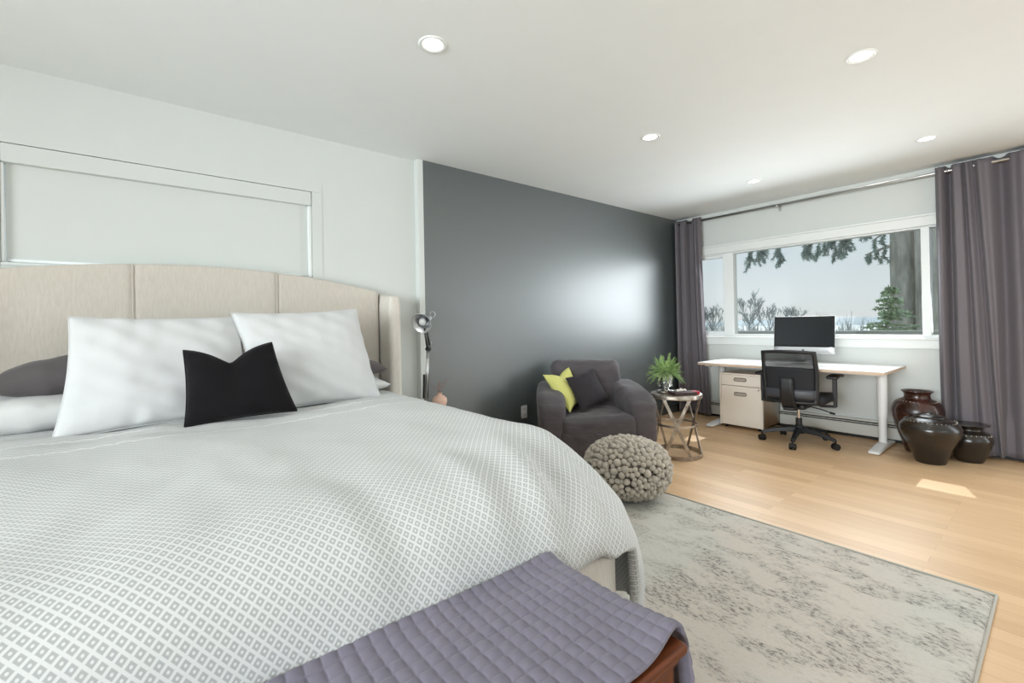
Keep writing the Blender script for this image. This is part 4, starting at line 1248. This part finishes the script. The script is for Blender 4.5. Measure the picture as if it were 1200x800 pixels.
# leafless scrub along the bank
rnd = random.Random(21); g = G()
for k in range(150):
    y = rnd.uniform(6, 46); x = rnd.uniform(72, 90); hh = rnd.uniform(2.6, 4.2)*(1+.25*math.sin(y*.9))
    base_ = Vector((x, y, GZ))
    for i in range(5):
        p1 = base_+Vector((rnd.uniform(-.9, .9), rnd.uniform(-.9, .9), hh*rnd.uniform(.6, 1.15)))
        m1 = base_.lerp(p1, .5)+Vector((rnd.uniform(-.2, .2), rnd.uniform(-.2, .2), 0))
        g.tube([base_, m1, p1], [.07, .04, .02], 3, False)
        for q_ in range(3):
            p2 = m1.lerp(p1, rnd.random())+Vector((rnd.uniform(-.6, .6), rnd.uniform(-.6, .6), rnd.uniform(.2, .8)))
            g.tube([m1.lerp(p1, .3), p2], [.03, .015], 3, False)
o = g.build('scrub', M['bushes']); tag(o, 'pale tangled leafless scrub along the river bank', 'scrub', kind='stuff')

# bank of grey thicket at right, behind the trunks
o = None
rows = []
for i in range(60):
    y = 1+i*.42; hgt = 2.9+.5*nz((y*.5, 0, 0), 1, 8)
    rows.append([(50, y, GZ), (50.3, y, GZ+hgt*.7+.2*nz((y*2, 0, 0))), (52, y, GZ+hgt+.25*nz((y*3, 1, 0))), (55, y, GZ)])
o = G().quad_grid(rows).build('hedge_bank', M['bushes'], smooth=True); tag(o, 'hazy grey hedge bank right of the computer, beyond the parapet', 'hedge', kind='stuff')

# conifers: two thick trunks with hanging sprays
def trunk(x, y, r, seed):
    rows = []; n = 40
    for i in range(60):
        z = GZ+i*.2; rr = r*(1.12-.22*i/60)
        rows.append([(rr*(1+.05*nz((math.cos(2*PI*k/n)*2, math.sin(2*PI*k/n)*2, z*.5), 1, seed)+.035*nz((math.cos(2*PI*k/n)*6, math.sin(2*PI*k/n)*6, z*1.4), 1, seed+1))*math.cos(2*PI*k/n),
                      rr*(1+.05*nz((math.cos(2*PI*k/n)*2, math.sin(2*PI*k/n)*2, z*.5), 1, seed)+.035*nz((math.cos(2*PI*k/n)*6, math.sin(2*PI*k/n)*6, z*1.4), 1, seed+1))*math.sin(2*PI*k/n), z-GZ) for k in range(n)])
    return G().quad_grid(rows, closed_v=True)
def spray(g, root, dirn, ln, rnd, dens=1.0, drop=.9):
    """drooping twig with short needles, appended to g as thin leaf quads"""
    n = 10; p = Vector(root); d = Vector(dirn).normalized(); pts = [p]
    for i in range(n):
        d = (d+Vector((rnd.uniform(-.1, .1), rnd.uniform(-.1, .1), -.12*drop))).normalized()
        p = p+d*(ln/n); pts.append(p)
    for i in range(n):
        for r_ in range(int(9*dens)):
            q = pts[i].lerp(pts[i+1], rnd.random()); v = Vector((rnd.uniform(-1, 1), rnd.uniform(-1, 1), rnd.uniform(-1.3, .5))).normalized()
            v = (v+d*.6).normalized(); l2 = rnd.uniform(.05, .11); w = v.orthogonal().normalized()*.011
            o_ = len(g.v); m_ = q+v*l2*.5; g.v += [tuple(q), tuple(m_+w), tuple(q+v*l2), tuple(m_-w)]; g.f.append((o_, o_+1, o_+2, o_+3))
    return pts
CX, CY = 14.3, 2.48
cn = thing('conifer', 'thick grey barked conifer with drooping branches outside the right of the window', 'tree', (CX, CY, GZ))
trunk(0, 0, .235, 3).build('trunk', M['bark'], cn, smooth=True)
gb = G(); gn = G(); rnd = random.Random(4)
def limb(y_end, z_end, z0, seed, twigs):
    r_ = random.Random(seed)
    pts = []
    for i in range(11):
        t_ = i/10; pts.append(Vector((-.3*t_, (y_end-CY)*t_, (z0+(z_end-z0)*t_**1.3)-GZ)))
    gb.tube(pts, [.04*(1-.75*i/10)+.006 for i in range(11)], 6, False)
    for (t0, ln, lean) in twigs:
        i = t0*10; a = pts[min(9, int(i))].lerp(pts[min(10, int(i)+1)], i-int(i))
        tp = spray(gn, a, (lean*.0, lean, -1), ln, r_, 1.5)
        gb.tube(tp, .006, 3, False)
        for k_ in range(int(ln/.11)):
            s_ = tp[r_.randrange(2, 10)]; q_ = spray(gn, s_, (r_.uniform(-.5, .5), r_.uniform(-1, 1), -.8), r_.uniform(.12, .3), r_, .9)
# long limb to the left group (px 885-915) and middle group (px 945-1010), short limb near the trunk
limb(5.95, 3.30, 4.2, 1, [(.99, .60, .1), (.965, .42, .2), (.93, .55, -.1), (.90, .60, 0), (.87, .35, .2), (.78, .82, 0), (.775, .75, .05)])
limb(4.55, 3.12, 3.9, 2, [(1, .25, .6), (.95, .28, .5), (.88, .35, .4), (.8, .45, .3), (.74, .35, .2), (.68, .60, .3), (.62, .70, .25), (.56, .80, .2), (.52, .85, .25), (.46, .65, .2), (.40, .55, .1), (.34, .60, 0), (.62, .3, .4), (.9, .3, .8)])
limb(3.15, 2.72, 2.95, 3, [(1, .15, .5), (.85, .2, .4), (.65, .2, .3), (.45, .22, .2)])
limb(3.0, 3.05, 3.4, 4, [(1, .2, .3), (.6, .25, .2)])
gb.build('branch', M['bark'], cn, True); gn.build('needles', M['needle'], cn)
c2 = thing('conifer', 'second grey conifer trunk, behind the right window mullion', 'tree', (14.1, 1.93, GZ))
trunk(0, 0, .29, 9).build('trunk', M['bark'], c2, smooth=True)
gb = G()
for k in range(5):
    z = 3.9+k*.35; gb.tube([(-.22, .1, z), (-.34, .16, z+.01)], [.025, .018], 7)
gb.build('branch_stub', M['bark'], c2, True)
# cedar sapling beside the trunk
cs = thing('cedar_sapling', 'small green cedar sapling growing left of the conifer trunks', 'tree', (12.6, 2.54, GZ))
g = G(); gn = G(); rnd = random.Random(8)
g.tube([(0, 0, 0), (.02, -.05, 2.5), (.02, -.10, 5.05)], [.05, .035, .01], 8)
for k in range(120):
    z = 3.2+1.8*rnd.random()**.9; L_ = (.62*(1-(z-3.2)/2.05)**.8+.06)*rnd.uniform(.35, 1.2); a = rnd.uniform(0, 2*PI)
    d = Vector((math.cos(a), math.sin(a), .25)).normalized(); n_ = 5; pts = [Vector((.02, -.05-.05*(z-2.5)/2.5, z))]
    for i in range(n_): d = (d+Vector((0, 0, -.10))).normalized(); pts.append(pts[-1]+d*L_/n_)
    g.tube(pts, [.008, .007, .006, .005, .004, .003], 3, False)
    for i in range(n_):
        for r_ in range(9):
            q = pts[i].lerp(pts[i+1], rnd.random()); v = (d+Vector((rnd.uniform(-1, 1), rnd.uniform(-1, 1), rnd.uniform(-.6, .6)))).normalized()
            l2 = rnd.uniform(.04, .09); w = v.orthogonal().normalized()*.022; o_ = len(gn.v); m_ = q+v*l2*.5
            gn.v += [tuple(q), tuple(m_+w), tuple(q+v*l2), tuple(m_-w)]; gn.f.append((o_, o_+1, o_+2, o_+3))
g.build('trunk', M['bark'], cs, True); gn.build('foliage', M['cedar'], cs)

# ------------------------------------------------------------------ world + lights
w = bpy.data.worlds.new('World'); sc.world = w; w.use_nodes = True
nt = w.node_tree; bg = nt.nodes['Background']
tc = nt.nodes.new('ShaderNodeTexCoord'); sx = nt.nodes.new('ShaderNodeSeparateXYZ'); cr = nt.nodes.new('ShaderNodeValToRGB')
nt.links.new(tc.outputs['Generated'], sx.inputs[0]); nt.links.new(sx.outputs[2], cr.inputs[0]); nt.links.new(cr.outputs[0], bg.inputs[0])
el = cr.color_ramp.elements
el[0].position = 0; el[0].color = srgb(228, 232, 232); el[1].position = 1; el[1].color = srgb(170, 200, 222)
e2 = el.new(.05); e2.color = srgb(226, 233, 236); e3 = el.new(.22); e3.color = srgb(204, 222, 233)
bg.inputs[1].default_value = 1.75

def area(name, loc, target, sx_, sy_, power, col=(1, 1, 1)):
    ld = bpy.data.lights.new(name, 'AREA'); ld.shape = 'RECTANGLE'; ld.size = sx_; ld.size_y = sy_; ld.energy = power; ld.color = col
    lo = bpy.data.objects.new(name, ld); COL.objects.link(lo); lo.location = loc
    d = Vector(target)-Vector(loc); lo.rotation_euler = d.to_track_quat('-Z', 'Y').to_euler(); return lo
area('fill_light_side', (2.0, YR+.01, 1.48), (2.0, 3, 1.6), 2.9, 1.4, 48, (.88, .95, .99))  # added fill lamp in the unseen right wall
ab = area('fill_light_back', (XB+.01, .2, 1.45), (5.3, 1.2, 1.25), 3.1, 1.45, 215, (.90, .955, .99)); ab.data.spread = 1.7  # added fill lamp behind the camera, brightens the window end
area('daylight_glass_door', (XW-.03, -1.47, 1.08), (0, -1.0, .9), 2.1, 1.95, 84, (.88, .95, .99))
aw = area('daylight_picture_window', (XW-.04, 1.78, 1.46), (0, 1.6, .5), 2.1, .92, 72, (.88, .95, .99)); aw.data.spread = 2.5

sd = bpy.data.lights.new('sun', 'SUN'); sd.energy = 6.0; sd.angle = .009; sd.color = (1, .97, .92)
so = bpy.data.objects.new('sun', sd); COL.objects.link(so)
so.rotation_euler = Vector((-1, -.33, -.914)).to_track_quat('-Z', 'Y').to_euler()

# ------------------------------------------------------------------ camera
cam = bpy.data.cameras.new('camera'); co = bpy.data.objects.new('camera', cam); COL.objects.link(co); sc.camera = co
f, yaw, cy, roll, pitch = 528.5664, .887370, 378.0575, -.018847, .0043103
F = Vector((math.cos(yaw)*math.cos(pitch), math.sin(yaw)*math.cos(pitch), math.sin(pitch)))
R0 = Vector((math.sin(yaw), -math.cos(yaw), 0)); U0 = R0.cross(F)
R1 = R0*math.cos(roll)+U0*math.sin(roll); U1 = U0*math.cos(roll)-R0*math.sin(roll)
co.matrix_world = Matrix(((R1.x, U1.x, -F.x, 0), (R1.y, U1.y, -F.y, 0), (R1.z, U1.z, -F.z, 1.144), (0, 0, 0, 1)))
cam.sensor_fit = 'HORIZONTAL'; cam.sensor_width = 36; cam.lens = f*36/1200
cam.shift_y = -(400-cy)/1200; cam.clip_start = .02; cam.clip_end = 1500

sc.view_settings.view_transform = 'Standard'; sc.view_settings.look = 'None'
sc.view_settings.gamma = 1; sc.view_settings.use_curve_mapping = False; sc.view_settings.exposure = -.84
sc.cycles.use_denoising = True; sc.cycles.denoiser = 'OPENIMAGEDENOISE'
sc.cycles.max_bounces = 8; sc.cycles.diffuse_bounces = 5; sc.cycles.glossy_bounces = 3; sc.cycles.transparent_max_bounces = 12
sc.cycles.sample_clamp_indirect = 6; sc.cycles.caustics_reflective = False; sc.cycles.caustics_refractive = False
